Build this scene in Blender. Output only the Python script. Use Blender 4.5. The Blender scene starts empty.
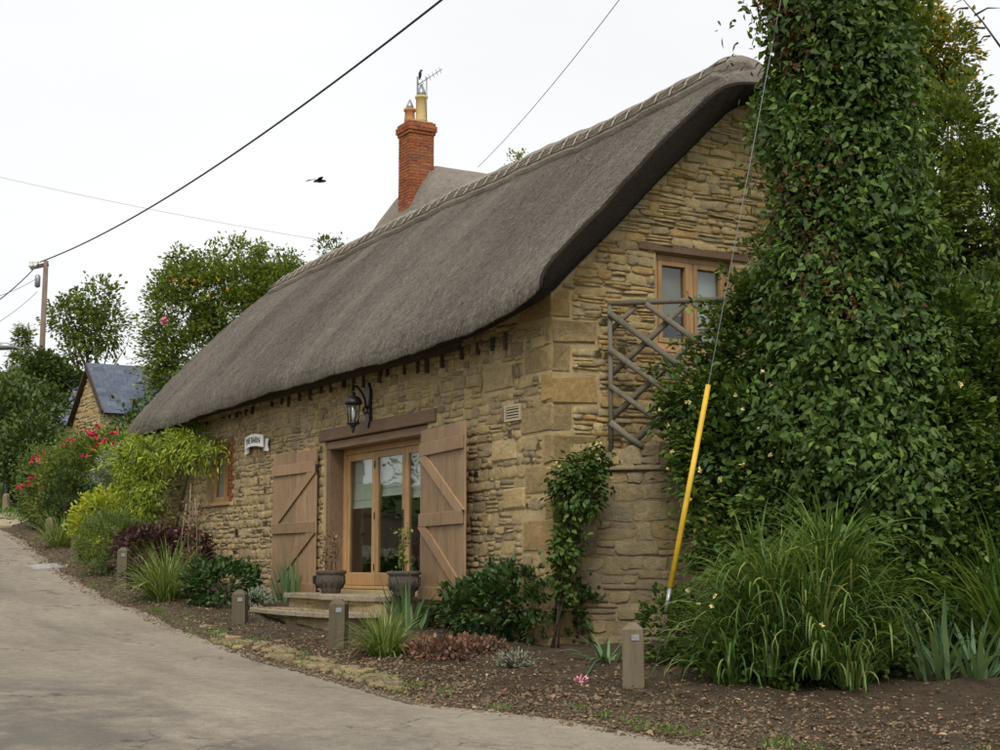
import bpy, bmesh, math, random
import numpy as np
from mathutils import Vector, Matrix
rng = np.random.default_rng(7)
random.seed(7)
scene = bpy.context.scene
C = scene.collection
# ------------------------------------------------------------------ camera, sky, sun, exposure
FPX, HOR, VPX = 1500.0, 567.0, -370.0          # focal length, horizon row and wall vanishing column in photo pixels
PITCH = math.atan((HOR - 375) / FPX)
YAW = math.radians(29.912)
FW = np.array([-math.cos(YAW), math.sin(YAW), 0.0])
RT = np.array([math.sin(YAW), math.cos(YAW), 0.0])
CAM = np.array([14.693, -9.153, 0.75])
cd = bpy.data.cameras.new('camera'); cam = bpy.data.objects.new('camera', cd); C.objects.link(cam)
cd.sensor_width = 36; cd.lens = 36 * FPX / 1000; cd.clip_end = 3000; cd.clip_start = 0.1
fwd = Vector(FW) * math.cos(PITCH) + Vector((0, 0, math.sin(PITCH)))
cam.location = CAM; cam.rotation_euler = fwd.to_track_quat('-Z', 'Y').to_euler()
scene.camera = cam
SUN_EL, SUN_AZ = math.radians(48), math.radians(-33)   # sun towards (cos az, sin az): from the lane side, over the photographer's shoulder
w = bpy.data.worlds.new('World'); scene.world = w; w.use_nodes = True
nt = w.node_tree; nt.nodes.clear()
wo = nt.nodes.new('ShaderNodeOutputWorld'); bg = nt.nodes.new('ShaderNodeBackground')
sk = nt.nodes.new('ShaderNodeTexSky'); sk.sky_type = 'NISHITA'; sk.sun_disc = False
sk.sun_elevation = SUN_EL; sk.sun_rotation = math.pi / 2 - SUN_AZ; sk.dust_density = 4; sk.air_density = 1.5
hs = nt.nodes.new('ShaderNodeHueSaturation'); hs.inputs['Saturation'].default_value = 0.25
cn = nt.nodes.new('ShaderNodeTexNoise'); cn.inputs['Scale'].default_value = 2.2; cn.inputs['Detail'].default_value = 4
tc = nt.nodes.new('ShaderNodeTexCoord'); mpn = nt.nodes.new('ShaderNodeMapping'); mpn.inputs['Scale'].default_value = (1, 1, 2.6)
cr = nt.nodes.new('ShaderNodeValToRGB')
cr.color_ramp.elements[0].position = .3; cr.color_ramp.elements[0].color = (5.85, 5.93, 6.06, 1)
cr.color_ramp.elements[1].position = .7; cr.color_ramp.elements[1].color = (6.55, 6.6, 6.68, 1)
mx = nt.nodes.new('ShaderNodeMix'); mx.data_type = 'RGBA'; mx.inputs['Factor'].default_value = 0.93
L_ = nt.links.new
L_(tc.outputs['Generated'], mpn.inputs['Vector']); L_(mpn.outputs['Vector'], cn.inputs['Vector'])
L_(cn.outputs['Fac'], cr.inputs['Fac']); L_(sk.outputs['Color'], hs.inputs['Color'])
L_(hs.outputs['Color'], mx.inputs['A']); L_(cr.outputs['Color'], mx.inputs['B'])
L_(mx.outputs['Result'], bg.inputs['Color']); bg.inputs['Strength'].default_value = 0.1
L_(bg.outputs['Background'], wo.inputs['Surface'])
sl = bpy.data.lights.new('sun', 'SUN'); so = bpy.data.objects.new('sun', sl); C.objects.link(so)
sl.energy = 1.5; sl.angle = math.radians(25); sl.color = (1, .96, .9)
sd = Vector((math.cos(SUN_EL) * math.cos(SUN_AZ), math.cos(SUN_EL) * math.sin(SUN_AZ), math.sin(SUN_EL)))
so.rotation_euler = sd.to_track_quat('Z', 'Y').to_euler(); so.location = (0, -20, 30)
vs = scene.view_settings; vs.view_transform = 'Standard'; vs.look = 'None'; vs.exposure = 0.7; vs.gamma = 1
scene.cycles.use_denoising = True
scene.cycles.max_bounces = 6; scene.cycles.transparent_max_bounces = 12

# ------------------------------------------------------------------ photo pixel helpers
def ray(x, y):
    r = (x - 500) / FPX; u = (375 - y) / FPX
    d = RT * r + FW * (math.cos(PITCH) - u * math.sin(PITCH)); d = d + np.array([0, 0, math.sin(PITCH) + u * math.cos(PITCH)])
    return d / (d @ FW)
def at(x, y, depth): return CAM + ray(x, y) * depth
def on_y(x, y, Y=0.0):
    d = ray(x, y); return CAM + d * ((Y - CAM[1]) / d[1])
HX = [-300, -60, -14.7, -8, -5.4, -2.5, 0, 3, 6, 9.4, 15.8, 24, 35, 60, 120, 500]
HZ = [-2.5, -1.3, -.85, -.72, -.62, -.5, -.38, -.26, -.12, .12, .7, 1.6, 2.9, 5.0, 9, 22]
_xs = np.arange(-300, 500, .25); _zs = np.interp(_xs, HX, HZ)
_k = np.exp(-np.linspace(-2, 2, 17) ** 2); _zs = np.convolve(np.pad(_zs, 8, mode='edge'), _k / _k.sum(), 'valid')
def sm(t): t = np.clip(t, 0, 1); return t * t * (3 - 2 * t)
def G(x, y):
    x = np.asarray(x, float); y = np.asarray(y, float)
    return np.interp(-x, _xs, _zs) + .2 * sm((y + 3) / 3) + .15 * sm((y - .0) / 2.0) * sm((x + 1.5) / 1.5) * sm((14 - x) / 6)
def gz(x, y): return float(G(x, y))
def hit(px, py):
    d = ray(px, py); t = 4.0
    while t < 220:
        P = CAM + d * t
        if P[2] < gz(P[0], P[1]): return P
        t += .03
    return CAM + d * 60

# ------------------------------------------------------------------ materials
MATS = {}
def newmat(name):
    m = bpy.data.materials.new(name); m.use_nodes = True; m.node_tree.nodes.clear(); MATS[name] = m
    return m, m.node_tree
def N(nt, t, **kw):
    n = nt.nodes.new(t)
    for k, v in kw.items():
        if k in n.inputs: n.inputs[k].default_value = v
        else: setattr(n, k, v)
    return n
def ramp(nt, fac, cols):
    r = nt.nodes.new('ShaderNodeValToRGB'); e = r.color_ramp.elements
    while len(e) < len(cols): e.new(.5)
    for i, (p, c) in enumerate(cols):
        e[i].position = p; e[i].color = (*c, 1)
    nt.links.new(fac, r.inputs['Fac']); return r.outputs['Color']
def noise(nt, scale, detail=4, rough=.6, vec=None, stretch=None, obj=False):
    n = N(nt, 'ShaderNodeTexNoise'); n.inputs['Scale'].default_value = scale; n.inputs['Detail'].default_value = detail; n.inputs['Roughness'].default_value = rough
    if vec is None:
        if obj: vec = N(nt, 'ShaderNodeTexCoord').outputs['Object']
        else: vec = N(nt, 'ShaderNodeNewGeometry').outputs['Position']
    if stretch:
        m = N(nt, 'ShaderNodeMapping'); m.inputs['Scale'].default_value = stretch; nt.links.new(vec, m.inputs['Vector']); vec = m.outputs['Vector']
    nt.links.new(vec, n.inputs['Vector']); return n.outputs['Fac']
def mixc(nt, f, a, b, mode='MIX'):
    m = N(nt, 'ShaderNodeMix'); m.data_type = 'RGBA'; m.blend_type = mode
    for s, v in (('Factor', f), ('A', a), ('B', b)):
        if hasattr(v, 'links') or hasattr(v, 'is_linked'): nt.links.new(v, m.inputs[s])
        else: m.inputs[s].default_value = v if not isinstance(v, tuple) else (*v, 1)
    return m.outputs['Result']
def math_(nt, op, a, b=None, clamp=False):
    m = N(nt, 'ShaderNodeMath'); m.operation = op; m.use_clamp = clamp
    for i, v in enumerate((a, b)):
        if v is None: continue
        if hasattr(v, 'is_linked'): nt.links.new(v, m.inputs[i])
        else: m.inputs[i].default_value = v
    return m.outputs[0]
def attr(nt, name): return N(nt, 'ShaderNodeAttribute', attribute_name=name).outputs['Fac']
def finish(nt, color, rough=.85, bump=None, bstr=.4, bdist=.01, spec=.3, metallic=0, normal_extra=None):
    b = N(nt, 'ShaderNodeBsdfPrincipled'); o = N(nt, 'ShaderNodeOutputMaterial')
    if hasattr(color, 'is_linked'): nt.links.new(color, b.inputs['Base Color'])
    else: b.inputs['Base Color'].default_value = (*color, 1)
    if hasattr(rough, 'is_linked'): nt.links.new(rough, b.inputs['Roughness'])
    else: b.inputs['Roughness'].default_value = rough
    b.inputs['Specular IOR Level'].default_value = spec; b.inputs['Metallic'].default_value = metallic
    if bump is not None:
        bp = N(nt, 'ShaderNodeBump'); bp.inputs['Strength'].default_value = bstr; bp.inputs['Distance'].default_value = bdist
        nt.links.new(bump, bp.inputs['Height']); nt.links.new(bp.outputs['Normal'], b.inputs['Normal'])
    nt.links.new(b.outputs['BSDF'], o.inputs['Surface']); return b
def plain(name, col, rough=.7, var=.25, scale=8, bump=.2, spec=.3, metallic=0, stretch=None, bdist=.01, obj=False):
    m, nt = newmat(name)
    n = noise(nt, scale, 6, .65, stretch=stretch, obj=obj)
    c = ramp(nt, n, [(.25, tuple(x * (1 - var) for x in col)), (.5, col), (.78, tuple(min(1, x * (1 + var)) for x in col))])
    n2 = noise(nt, scale * 6, 4, .7, stretch=stretch, obj=obj)
    finish(nt, c, rough, n2, bump, bdist, spec, metallic); return m
def stone_mat(name, cols, dirt=.35):
    m, nt = newmat(name)
    oi = N(nt, 'ShaderNodeObjectInfo')
    t = math_(nt, 'FRACT', math_(nt, 'ADD', attr(nt, 'tint'), math_(nt, 'MULTIPLY', oi.outputs['Random'], 3.7)))
    c = ramp(nt, t, cols)
    n = noise(nt, 13, 7, .78); c = mixc(nt, .8, c, ramp(nt, n, [(.28, (.26, .26, .27)), (.5, (.5, .5, .5)), (.72, (.74, .73, .7))]), 'OVERLAY')
    n2 = noise(nt, 1.6, 5, .6)
    c = mixc(nt, math_(nt, 'MULTIPLY', ramp(nt, n2, [(.5, (0, 0, 0)), (.72, (1, 1, 1))]), dirt), c, (.13, .105, .07))
    n4 = noise(nt, 3.1, 6, .7)
    c = mixc(nt, math_(nt, 'MULTIPLY', ramp(nt, n4, [(.6, (0, 0, 0)), (.7, (1, 1, 1))]), .35), c, (.42, .38, .27))
    n3 = noise(nt, 24, 8, .8)
    finish(nt, c, .92, n3, 1.0, .05, .12); return m
STONE_F = stone_mat('stone_ochre_grey', [(0, (0.445, 0.330, 0.171)), (.2, (0.532, 0.405, 0.207)), (.4, (0.400, 0.308, 0.185)), (.6, (0.606, 0.450, 0.215)), (.75, (0.474, 0.375, 0.231)), (.9, (0.296, 0.232, 0.148)), (1, (0.532, 0.390, 0.193))])
STONE_G = stone_mat('stone_golden', [(0, (0.571, 0.421, 0.199)), (.2, (0.657, 0.496, 0.250)), (.45, (0.514, 0.398, 0.216)), (.62, (0.628, 0.405, 0.149)), (.8, (0.443, 0.353, 0.216)), (1, (0.613, 0.480, 0.265))], .3)
STONE_W = stone_mat('stone_weathered', [(0, (0.353, 0.275, 0.155)), (.3, (0.431, 0.348, 0.196)), (.5, (0.287, 0.235, 0.155)), (.7, (0.469, 0.348, 0.168)), (1, (0.325, 0.268, 0.183))], .6)
ASHLAR = stone_mat('ashlar_ochre', [(0, (0.465, 0.312, 0.133)), (.25, (0.391, 0.288, 0.153)), (.5, (0.484, 0.317, 0.122)), (.75, (0.409, 0.298, 0.153)), (1, (0.446, 0.288, 0.122))], .35)
SLABST = stone_mat('slab_pale', [(0, (.46, .38, .24)), (.5, (.40, .34, .23)), (1, (.5, .42, .28))], .4)
def mortar(name, a, b):
    m, nt = newmat(name); n = noise(nt, 3, 8, .7)
    finish(nt, ramp(nt, n, [(.3, a), (.7, b)]), .95, noise(nt, 30, 8, .75), .8, .02, .1); return m
MORTAR_F = mortar('mortar_front', (0.324, 0.246, 0.133), (0.530, 0.410, 0.229))
MORTAR_W = mortar('mortar_garden', (.17, .13, .07), (.29, .225, .125))
MORTAR_G = mortar('mortar_gable', (0.336, 0.249, 0.124), (0.517, 0.401, 0.210))
def thatch_mat(name, cols, st):
    m, nt = newmat(name)
    a = attr(nt, 'tint'); n0 = noise(nt, .55, 4, .6, stretch=(1, .25, .25)); n1 = noise(nt, 17, 5, .8, stretch=st)
    n2 = noise(nt, 30, 4, .85); n5 = noise(nt, 3.2, 4, .7, stretch=(1, .22, .22))
    f = math_(nt, 'ADD', math_(nt, 'MULTIPLY', n1, .5), math_(nt, 'MULTIPLY', n2, .6))
    f = math_(nt, 'ADD', f, math_(nt, 'MULTIPLY', math_(nt, 'SUBTRACT', n0, .5), .45))
    f = math_(nt, 'ADD', f, math_(nt, 'MULTIPLY', math_(nt, 'SUBTRACT', n5, .5), .22))
    f = math_(nt, 'ADD', f, math_(nt, 'MULTIPLY', a, .6))
    finish(nt, ramp(nt, math_(nt, 'MULTIPLY', f, .9), cols), .95, math_(nt, 'ADD', n1, n2), 1.0, .04, .08); return m
THATCH = thatch_mat('thatch_weathered', [(.22, (0.065, 0.054, 0.046)), (.40, (0.174, 0.149, 0.123)), (.56, (0.291, 0.254, 0.210)), (.8, (0.493, 0.443, 0.365))], (0.833, 0.435, 0.422))
RIDGE = thatch_mat('thatch_ridge', [(.2, (0.119, 0.100, 0.079)), (.42, (0.277, 0.238, 0.192)), (.62, (0.396, 0.350, 0.284)), (.85, (0.554, 0.502, 0.409))], (0.900, 0.396, 0.396))
VERGE = thatch_mat('reed_ends_shaded', [(.2, (0.015, 0.012, 0.009)), (.5, (0.045, 0.035, 0.027)), (.85, (0.098, 0.083, 0.064))], (1, 1, 1))  # dark cut reed ends, with the shade under the verge put into the colour
def wood(name, c, rough=.6, along=(1, 1, .12), var=.35, spec=.3):
    m, nt = newmat(name); oi = N(nt, 'ShaderNodeObjectInfo')
    n = noise(nt, 22, 6, .7, stretch=along, obj=False); n2 = noise(nt, 2.5, 3, .6)
    col = ramp(nt, n, [(.25, tuple(x * (1 - var) for x in c)), (.5, c), (.8, tuple(x * (1 + var * .7) for x in c))])
    col = mixc(nt, .5, col, ramp(nt, n2, [(.3, (.4, .4, .4)), (.7, (.6, .6, .6))]), 'OVERLAY')
    k = math_(nt, 'ADD', math_(nt, 'MULTIPLY', oi.outputs['Random'], .3), .36)
    cc = N(nt, 'ShaderNodeCombineColor'); [nt.links.new(k, cc.inputs[i]) for i in range(3)]
    col = mixc(nt, .6, col, cc.outputs['Color'], 'OVERLAY')
    finish(nt, col, rough, n, .35, .008, spec); return m
OAK = wood('oak_honey', (.40, .24, .105), .45)
SHUTTER = wood('shutter_brown', (.27, .172, .092), .6)
LINTEL = wood('lintel_dark', (.165, .102, .058), .7, (.12, 1, 1))
DARKWOOD = wood('wood_dark', (.075, .052, .034), .8)
GREYWOOD = wood('weathered_wood', (0.129, 0.105, 0.066), .85)
RUSTIC = wood('rustic_pole', (.15, .13, .095), .85)
POLEWOOD = wood('pole_wood', (.17, .128, .095), .85)
BARREL = wood('barrel_wood', (.09, .06, .045), .7)
BLACK = plain('black_iron', (.012, .012, .013), .45, .3, 20, .1, .5)
STEEL = plain('galvanised', (.32, .33, .34), .45, .2, 15, .1, .5, .7)
WHITE = plain('white_paint', (.74, .73, .69), .6, .1, 6, .1)
INK = plain('sign_ink', (.04, .035, .03), .6, .1, 6, .05)
YELLOW = plain('yellow_plastic', (.62, .38, .02), .55, .28, 4, .05, .5)
BRICKM = stone_mat('brick_red', [(0, (0.360, 0.102, 0.042)), (.3, (0.432, 0.144, 0.060)), (.55, (0.300, 0.084, 0.042)), (.8, (0.480, 0.180, 0.072)), (1, (0.240, 0.084, 0.054))], .35)
BMORTAR = plain('brick_mortar', (.34, .25, .17), .95, .25, 12, .5)
CLAYPOT = plain('clay_cream', (.56, .40, .16), .75, .15, 6, .2)
CLAYRED = plain('clay_orange', (.45, .2, .08), .75, .15, 6, .2)
POTST = plain('pot_stone', (.10, .082, .066), .9, .55, 26, .6, bdist=.02)
SLATE = stone_mat('slate_blue', [(0, (0.123, 0.148, 0.199)), (.4, (0.162, 0.189, 0.245)), (.7, (0.104, 0.128, 0.171)), (1, (0.190, 0.214, 0.268))], .2)
CLOTH = plain('blind_cloth', (.76, .75, .71), .9, .05, 5, .1)
PLASTER = plain('room_plaster', (.35, .32, .27), .9, .1, 4, .1)
TERRAC = plain('vent_clay', (.46, .38, .26), .85, .15, 20, .2)
PLASTICK = plain('black_plastic', (.02, .02, .022), .5, .2, 9, .1, .4)
FEATHER = plain('crow_black', (.012, .012, .014), .6, .3, 40, .2)
CABLE = plain('cable_black', (.03, .03, .036), .6, .1, 9, .05)
CABLEG = plain('cable_grey', (.22, .22, .24), .6, .1, 9, .05)
BARK = plain('bark', (.085, .068, .05), .95, .45, 9, .9, .1, stretch=(1, 1, .3), bdist=.04)
LINE = plain('blossom_pink', (.72, .30, .34), .7, .15, 9, .1)
REDFL = plain('rose_red', (.62, .06, .10), .6, .25, 30, .1)
YELFL = plain('honeysuckle_flower', (.74, .62, .26), .6, .2, 20, .1)
APPLE = plain('apple_yellow', (.58, .38, .04), .5, .2, 20, .1)
DIRTLID = plain('cover_grey', (.3, .29, .27), .7, .2, 9, .2)
def glass(name, tint=(.82, .86, .84)):
    m, nt = newmat(name)
    lw = N(nt, 'ShaderNodeLayerWeight'); lw.inputs['Blend'].default_value = .5
    g = N(nt, 'ShaderNodeBsdfGlossy'); g.inputs['Roughness'].default_value = .015
    t = N(nt, 'ShaderNodeBsdfTransparent'); t.inputs['Color'].default_value = (*tint, 1)
    n = noise(nt, 1.3, 2, .5); bp = N(nt, 'ShaderNodeBump'); bp.inputs['Strength'].default_value = .06; bp.inputs['Distance'].default_value = .05
    nt.links.new(n, bp.inputs['Height']); nt.links.new(bp.outputs['Normal'], g.inputs['Normal'])
    k = math_(nt, 'ADD', math_(nt, 'MULTIPLY', math_(nt, 'POWER', lw.outputs['Facing'], 4.0), 1.0), .065, True)
    ms = N(nt, 'ShaderNodeMixShader'); o = N(nt, 'ShaderNodeOutputMaterial')
    nt.links.new(k, ms.inputs[0]); nt.links.new(t.outputs[0], ms.inputs[1]); nt.links.new(g.outputs[0], ms.inputs[2])
    nt.links.new(ms.outputs[0], o.inputs['Surface']); return m
GLASS = glass('window_glass')
def leafmat(name, cols, trans=.3, rough=.5, spec=.3):
    m, nt = newmat(name)
    c = ramp(nt, attr(nt, 'tint'), cols)
    b = N(nt, 'ShaderNodeBsdfPrincipled'); b.inputs['Roughness'].default_value = rough; b.inputs['Specular IOR Level'].default_value = spec
    t = N(nt, 'ShaderNodeBsdfTranslucent'); o = N(nt, 'ShaderNodeOutputMaterial'); ms = N(nt, 'ShaderNodeMixShader'); ms.inputs[0].default_value = trans
    nt.links.new(c, b.inputs['Base Color']); c2 = mixc(nt, 1.0, c, (1.25, 1.2, .6), 'MULTIPLY'); nt.links.new(c2, t.inputs['Color'])
    nt.links.new(b.outputs[0], ms.inputs[1]); nt.links.new(t.outputs[0], ms.inputs[2]); nt.links.new(ms.outputs[0], o.inputs['Surface']); return m
LF_IVY = leafmat('leaf_creeper', [(0, (0.028, 0.054, 0.012)), (.3, (0.053, 0.098, 0.019)), (.55, (0.085, 0.149, 0.026)), (.78, (0.138, 0.220, 0.037)), (.92, (0.239, 0.321, 0.052)), (.95, (0.164, 0.054, 0.022)), (1, (0.251, 0.047, 0.026))], .28)
LF_RUST = leafmat('leaf_creeper_rust', [(0, (0.025, 0.045, 0.016)), (.3, (0.051, 0.062, 0.022)), (.5, (0.096, 0.040, 0.020)), (.7, (0.142, 0.045, 0.022)), (.85, (0.065, 0.079, 0.024)), (1, (0.219, 0.040, 0.024))], .25)
LF_HONEY = leafmat('leaf_honeysuckle', [(0, (0.033, 0.065, 0.014)), (.4, (0.057, 0.103, 0.019)), (.75, (0.099, 0.155, 0.026)), (1, (0.197, 0.245, 0.043))], .25)
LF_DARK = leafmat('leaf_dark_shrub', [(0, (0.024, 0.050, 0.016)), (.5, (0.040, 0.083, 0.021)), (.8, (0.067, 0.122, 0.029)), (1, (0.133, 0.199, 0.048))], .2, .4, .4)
LF_APPLE = leafmat('leaf_apple', [(0, (0.074, 0.111, 0.025)), (.4, (0.128, 0.179, 0.036)), (.75, (0.200, 0.255, 0.050)), (1, (0.339, 0.372, 0.077))], .35)
LF_TREE = leafmat('leaf_tree', [(0, (0.054, 0.090, 0.020)), (.4, (0.095, 0.139, 0.027)), (.8, (0.159, 0.204, 0.035)), (1, (0.276, 0.293, 0.051))], .35)
LF_AUT = leafmat('leaf_yellowing', [(0, (0.077, 0.126, 0.024)), (.5, (0.154, 0.201, 0.033)), (.8, (0.334, 0.251, 0.038)), (1, (0.462, 0.251, 0.033))], .4)
LF_HEDGE = leafmat('leaf_hedge', [(0, (0.030, 0.057, 0.015)), (.5, (0.060, 0.098, 0.022)), (1, (0.129, 0.169, 0.038))], .25)
LF_GOLD = leafmat('leaf_gold', [(0, (0.189, 0.257, 0.027)), (.5, (0.365, 0.419, 0.041)), (1, (0.567, 0.567, 0.068))], .35)
LF_WIST = leafmat('leaf_golden_climber', [(0, (0.155, 0.233, 0.027)), (.5, (0.296, 0.379, 0.041)), (1, (0.513, 0.539, 0.068))], .35)
LF_FEATH = leafmat('leaf_feathery', [(0, (0.075, 0.115, 0.029)), (.5, (0.127, 0.186, 0.046)), (1, (0.208, 0.257, 0.069))], .3)
LF_SILV = leafmat('leaf_silver', [(0, (0.176, 0.230, 0.162)), (.5, (0.270, 0.324, 0.230)), (1, (0.405, 0.459, 0.338))], .2)
LF_PURP = leafmat('leaf_purple', [(0, (0.041, 0.022, 0.022)), (.5, (0.074, 0.035, 0.032)), (.85, (0.115, 0.054, 0.043)), (1, (0.095, 0.108, 0.041))], .2)
LF_GRASS = leafmat('blade_green', [(0, (0.042, 0.090, 0.019)), (.5, (0.090, 0.167, 0.033)), (.8, (0.170, 0.257, 0.062)), (1, (0.327, 0.347, 0.114))], .3)
LF_SEDGE = leafmat('blade_sedge', [(0, (0.087, 0.144, 0.030)), (.5, (0.163, 0.233, 0.058)), (1, (0.348, 0.387, 0.136))], .3)
LF_IRIS = leafmat('blade_iris', [(0, (0.081, 0.149, 0.068)), (.5, (0.128, 0.223, 0.101)), (1, (0.216, 0.311, 0.135))], .25)
LF_LAWN = leafmat('blade_lawn', [(0, (0.068, 0.135, 0.024)), (.5, (0.115, 0.203, 0.038)), (1, (0.189, 0.284, 0.068))], .3)
LF_DRY = leafmat('leaf_dry', [(0, (0.086, 0.068, 0.041)), (.3, (0.158, 0.115, 0.068)), (.55, (0.267, 0.176, 0.095)), (.75, (0.243, 0.101, 0.061)), (1, (0.413, 0.324, 0.189))], .15)
LF_HEUCH = leafmat('leaf_heuchera', [(0, (0.081, 0.068, 0.047)), (.4, (0.162, 0.101, 0.074)), (.7, (0.257, 0.115, 0.081)), (1, (0.324, 0.257, 0.135))], .2)
# soil, road
m_, nt = newmat('soil'); SOIL = m_
n1 = noise(nt, 5, 8, .7); n2 = noise(nt, 40, 6, .8); n3 = noise(nt, .8, 4, .6)
c = ramp(nt, n1, [(.3, (.072, .053, .035)), (.55, (.125, .095, .064)), (.75, (.185, .145, .1))])
c = mixc(nt, .6, c, ramp(nt, n2, [(.3, (0.300, 0.300, 0.300)), (.5, (0.500, 0.500, 0.500)), (.72, (0.780, 0.760, 0.700))]), 'OVERLAY')
c = mixc(nt, math_(nt, 'MULTIPLY', attr(nt, 'edge'), .55), c, (0.200, 0.155, 0.100))
c = mixc(nt, attr(nt, 'lawn'), c, ramp(nt, n1, [(.3, (0.050, 0.085, 0.020)), (.7, (0.100, 0.150, 0.035))]))
finish(nt, c, .97, math_(nt, 'ADD', n2, n1), 1.0, .05, .1)
m_, nt = newmat('lane_surface'); ROADM = m_
n1 = noise(nt, .9, 6, .62, stretch=(.35, 1, 1)); n2 = noise(nt, 45, 5, .85); n3 = noise(nt, 7, 6, .7); n4 = noise(nt, .35, 4, .55)
c = ramp(nt, n1, [(.3, (.175, .150, .116)), (.5, (.235, .203, .156)), (.72, (.29, .252, .193))])
c = mixc(nt, .7, c, ramp(nt, n2, [(.3, (.24, .24, .24)), (.5, (.5, .5, .5)), (.7, (.76, .75, .73))]), 'OVERLAY')
c = mixc(nt, .5, c, ramp(nt, n3, [(.33, (.32, .32, .32)), (.67, (.68, .67, .64))]), 'OVERLAY')
dk = math_(nt, 'MULTIPLY', attr(nt, 'patch'), ramp(nt, noise(nt, 1.1, 7, .68), [(.4, (0, 0, 0)), (.56, (1, 1, 1))]))
c = mixc(nt, math_(nt, 'MULTIPLY', dk, .62), c, (.085, .077, .067))
v = N(nt, 'ShaderNodeTexVoronoi'); v.feature = 'DISTANCE_TO_EDGE'; v.inputs['Scale'].default_value = .6
vm = N(nt, 'ShaderNodeVectorMath'); vm.operation = 'ADD'; ge = N(nt, 'ShaderNodeNewGeometry'); nn = N(nt, 'ShaderNodeTexNoise'); nn.inputs['Scale'].default_value = 2.5; nn.inputs['Detail'].default_value = 6
nt.links.new(ge.outputs['Position'], nn.inputs['Vector']); nt.links.new(ge.outputs['Position'], vm.inputs[0]); nt.links.new(nn.outputs['Color'], vm.inputs[1]); nt.links.new(vm.outputs[0], v.inputs['Vector'])
crk = math_(nt, 'MULTIPLY', ramp(nt, v.outputs['Distance'], [(0, (1, 1, 1)), (.02, (0, 0, 0))]), ramp(nt, n4, [(.46, (0, 0, 0)), (.56, (1, 1, 1))]))
trk = noise(nt, .8, 5, .6, stretch=(.06, 1, 1)); c = mixc(nt, math_(nt, 'MULTIPLY', ramp(nt, trk, [(.5, (0, 0, 0)), (.66, (1, 1, 1))]), .35), c, (.1, .09, .078))
v2 = N(nt, 'ShaderNodeTexVoronoi'); v2.inputs['Scale'].default_value = 55; nt.links.new(ge.outputs['Position'], v2.inputs['Vector']); c = mixc(nt, math_(nt, 'MULTIPLY', ramp(nt, v2.outputs['Distance'], [(.1, (1, 1, 1)), (.3, (0, 0, 0))]), .3), c, (.36, .32, .26))
c = mixc(nt, math_(nt, 'MULTIPLY', crk, .75), c, (.03, .026, .022))
c = mixc(nt, math_(nt, 'MULTIPLY', attr(nt, 'edge'), .7), c, (.29, .235, .165))
finish(nt, c, .93, math_(nt, 'SUBTRACT', math_(nt, 'ADD', n2, n3), crk), .5, .008, .2)
GRIT = stone_mat('grit', [(0, (0.289, 0.224, 0.144)), (.4, (0.204, 0.152, 0.094)), (.7, (0.374, 0.296, 0.187)), (1, (0.145, 0.112, 0.072))], .3)

# ------------------------------------------------------------------ mesh helpers
def tag(o, label=None, cat=None, group=None, kind=None):
    if label: o['label'] = label
    if cat: o['category'] = cat
    if group: o['group'] = group
    if kind: o['kind'] = kind
    return o
def link(name, me, mat=None, parent=None):
    o = bpy.data.objects.new(name, me); C.objects.link(o)
    if mat is not None and me is not None and not me.materials: me.materials.append(mat)
    if parent is not None: o.parent = parent; o.matrix_parent_inverse = Matrix.Identity(4)
    return o
def empty(name, loc=(0, 0, 0), rz=0, label=None, cat=None, group=None):
    o = bpy.data.objects.new(name, None); C.objects.link(o); o.location = loc; o.rotation_euler = (0, 0, rz)
    o.empty_display_size = .2
    return tag(o, label, cat, group)
def npmesh(name, V, F, tint=None, smooth=False, extra=None, facemat=None):
    me = bpy.data.meshes.new(name); V = np.asarray(V, np.float32); F = np.asarray(F, np.int32)
    k = F.shape[1]; me.vertices.add(len(V)); me.vertices.foreach_set('co', V.ravel())
    me.loops.add(F.size); me.loops.foreach_set('vertex_index', F.ravel())
    me.polygons.add(len(F)); me.polygons.foreach_set('loop_start', np.arange(0, F.size, k, dtype=np.int32))
    if facemat is not None: me.polygons.foreach_set('material_index', np.asarray(facemat, np.int32))
    me.update(calc_edges=True)
    if smooth: me.polygons.foreach_set('use_smooth', np.ones(len(F), bool))
    d = dict(extra or {})
    if tint is not None: d['tint'] = tint
    for n, a in d.items():
        at_ = me.attributes.new(n, 'FLOAT', 'POINT'); at_.data.foreach_set('value', np.asarray(a, np.float32))
    me.validate(); return me
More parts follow.
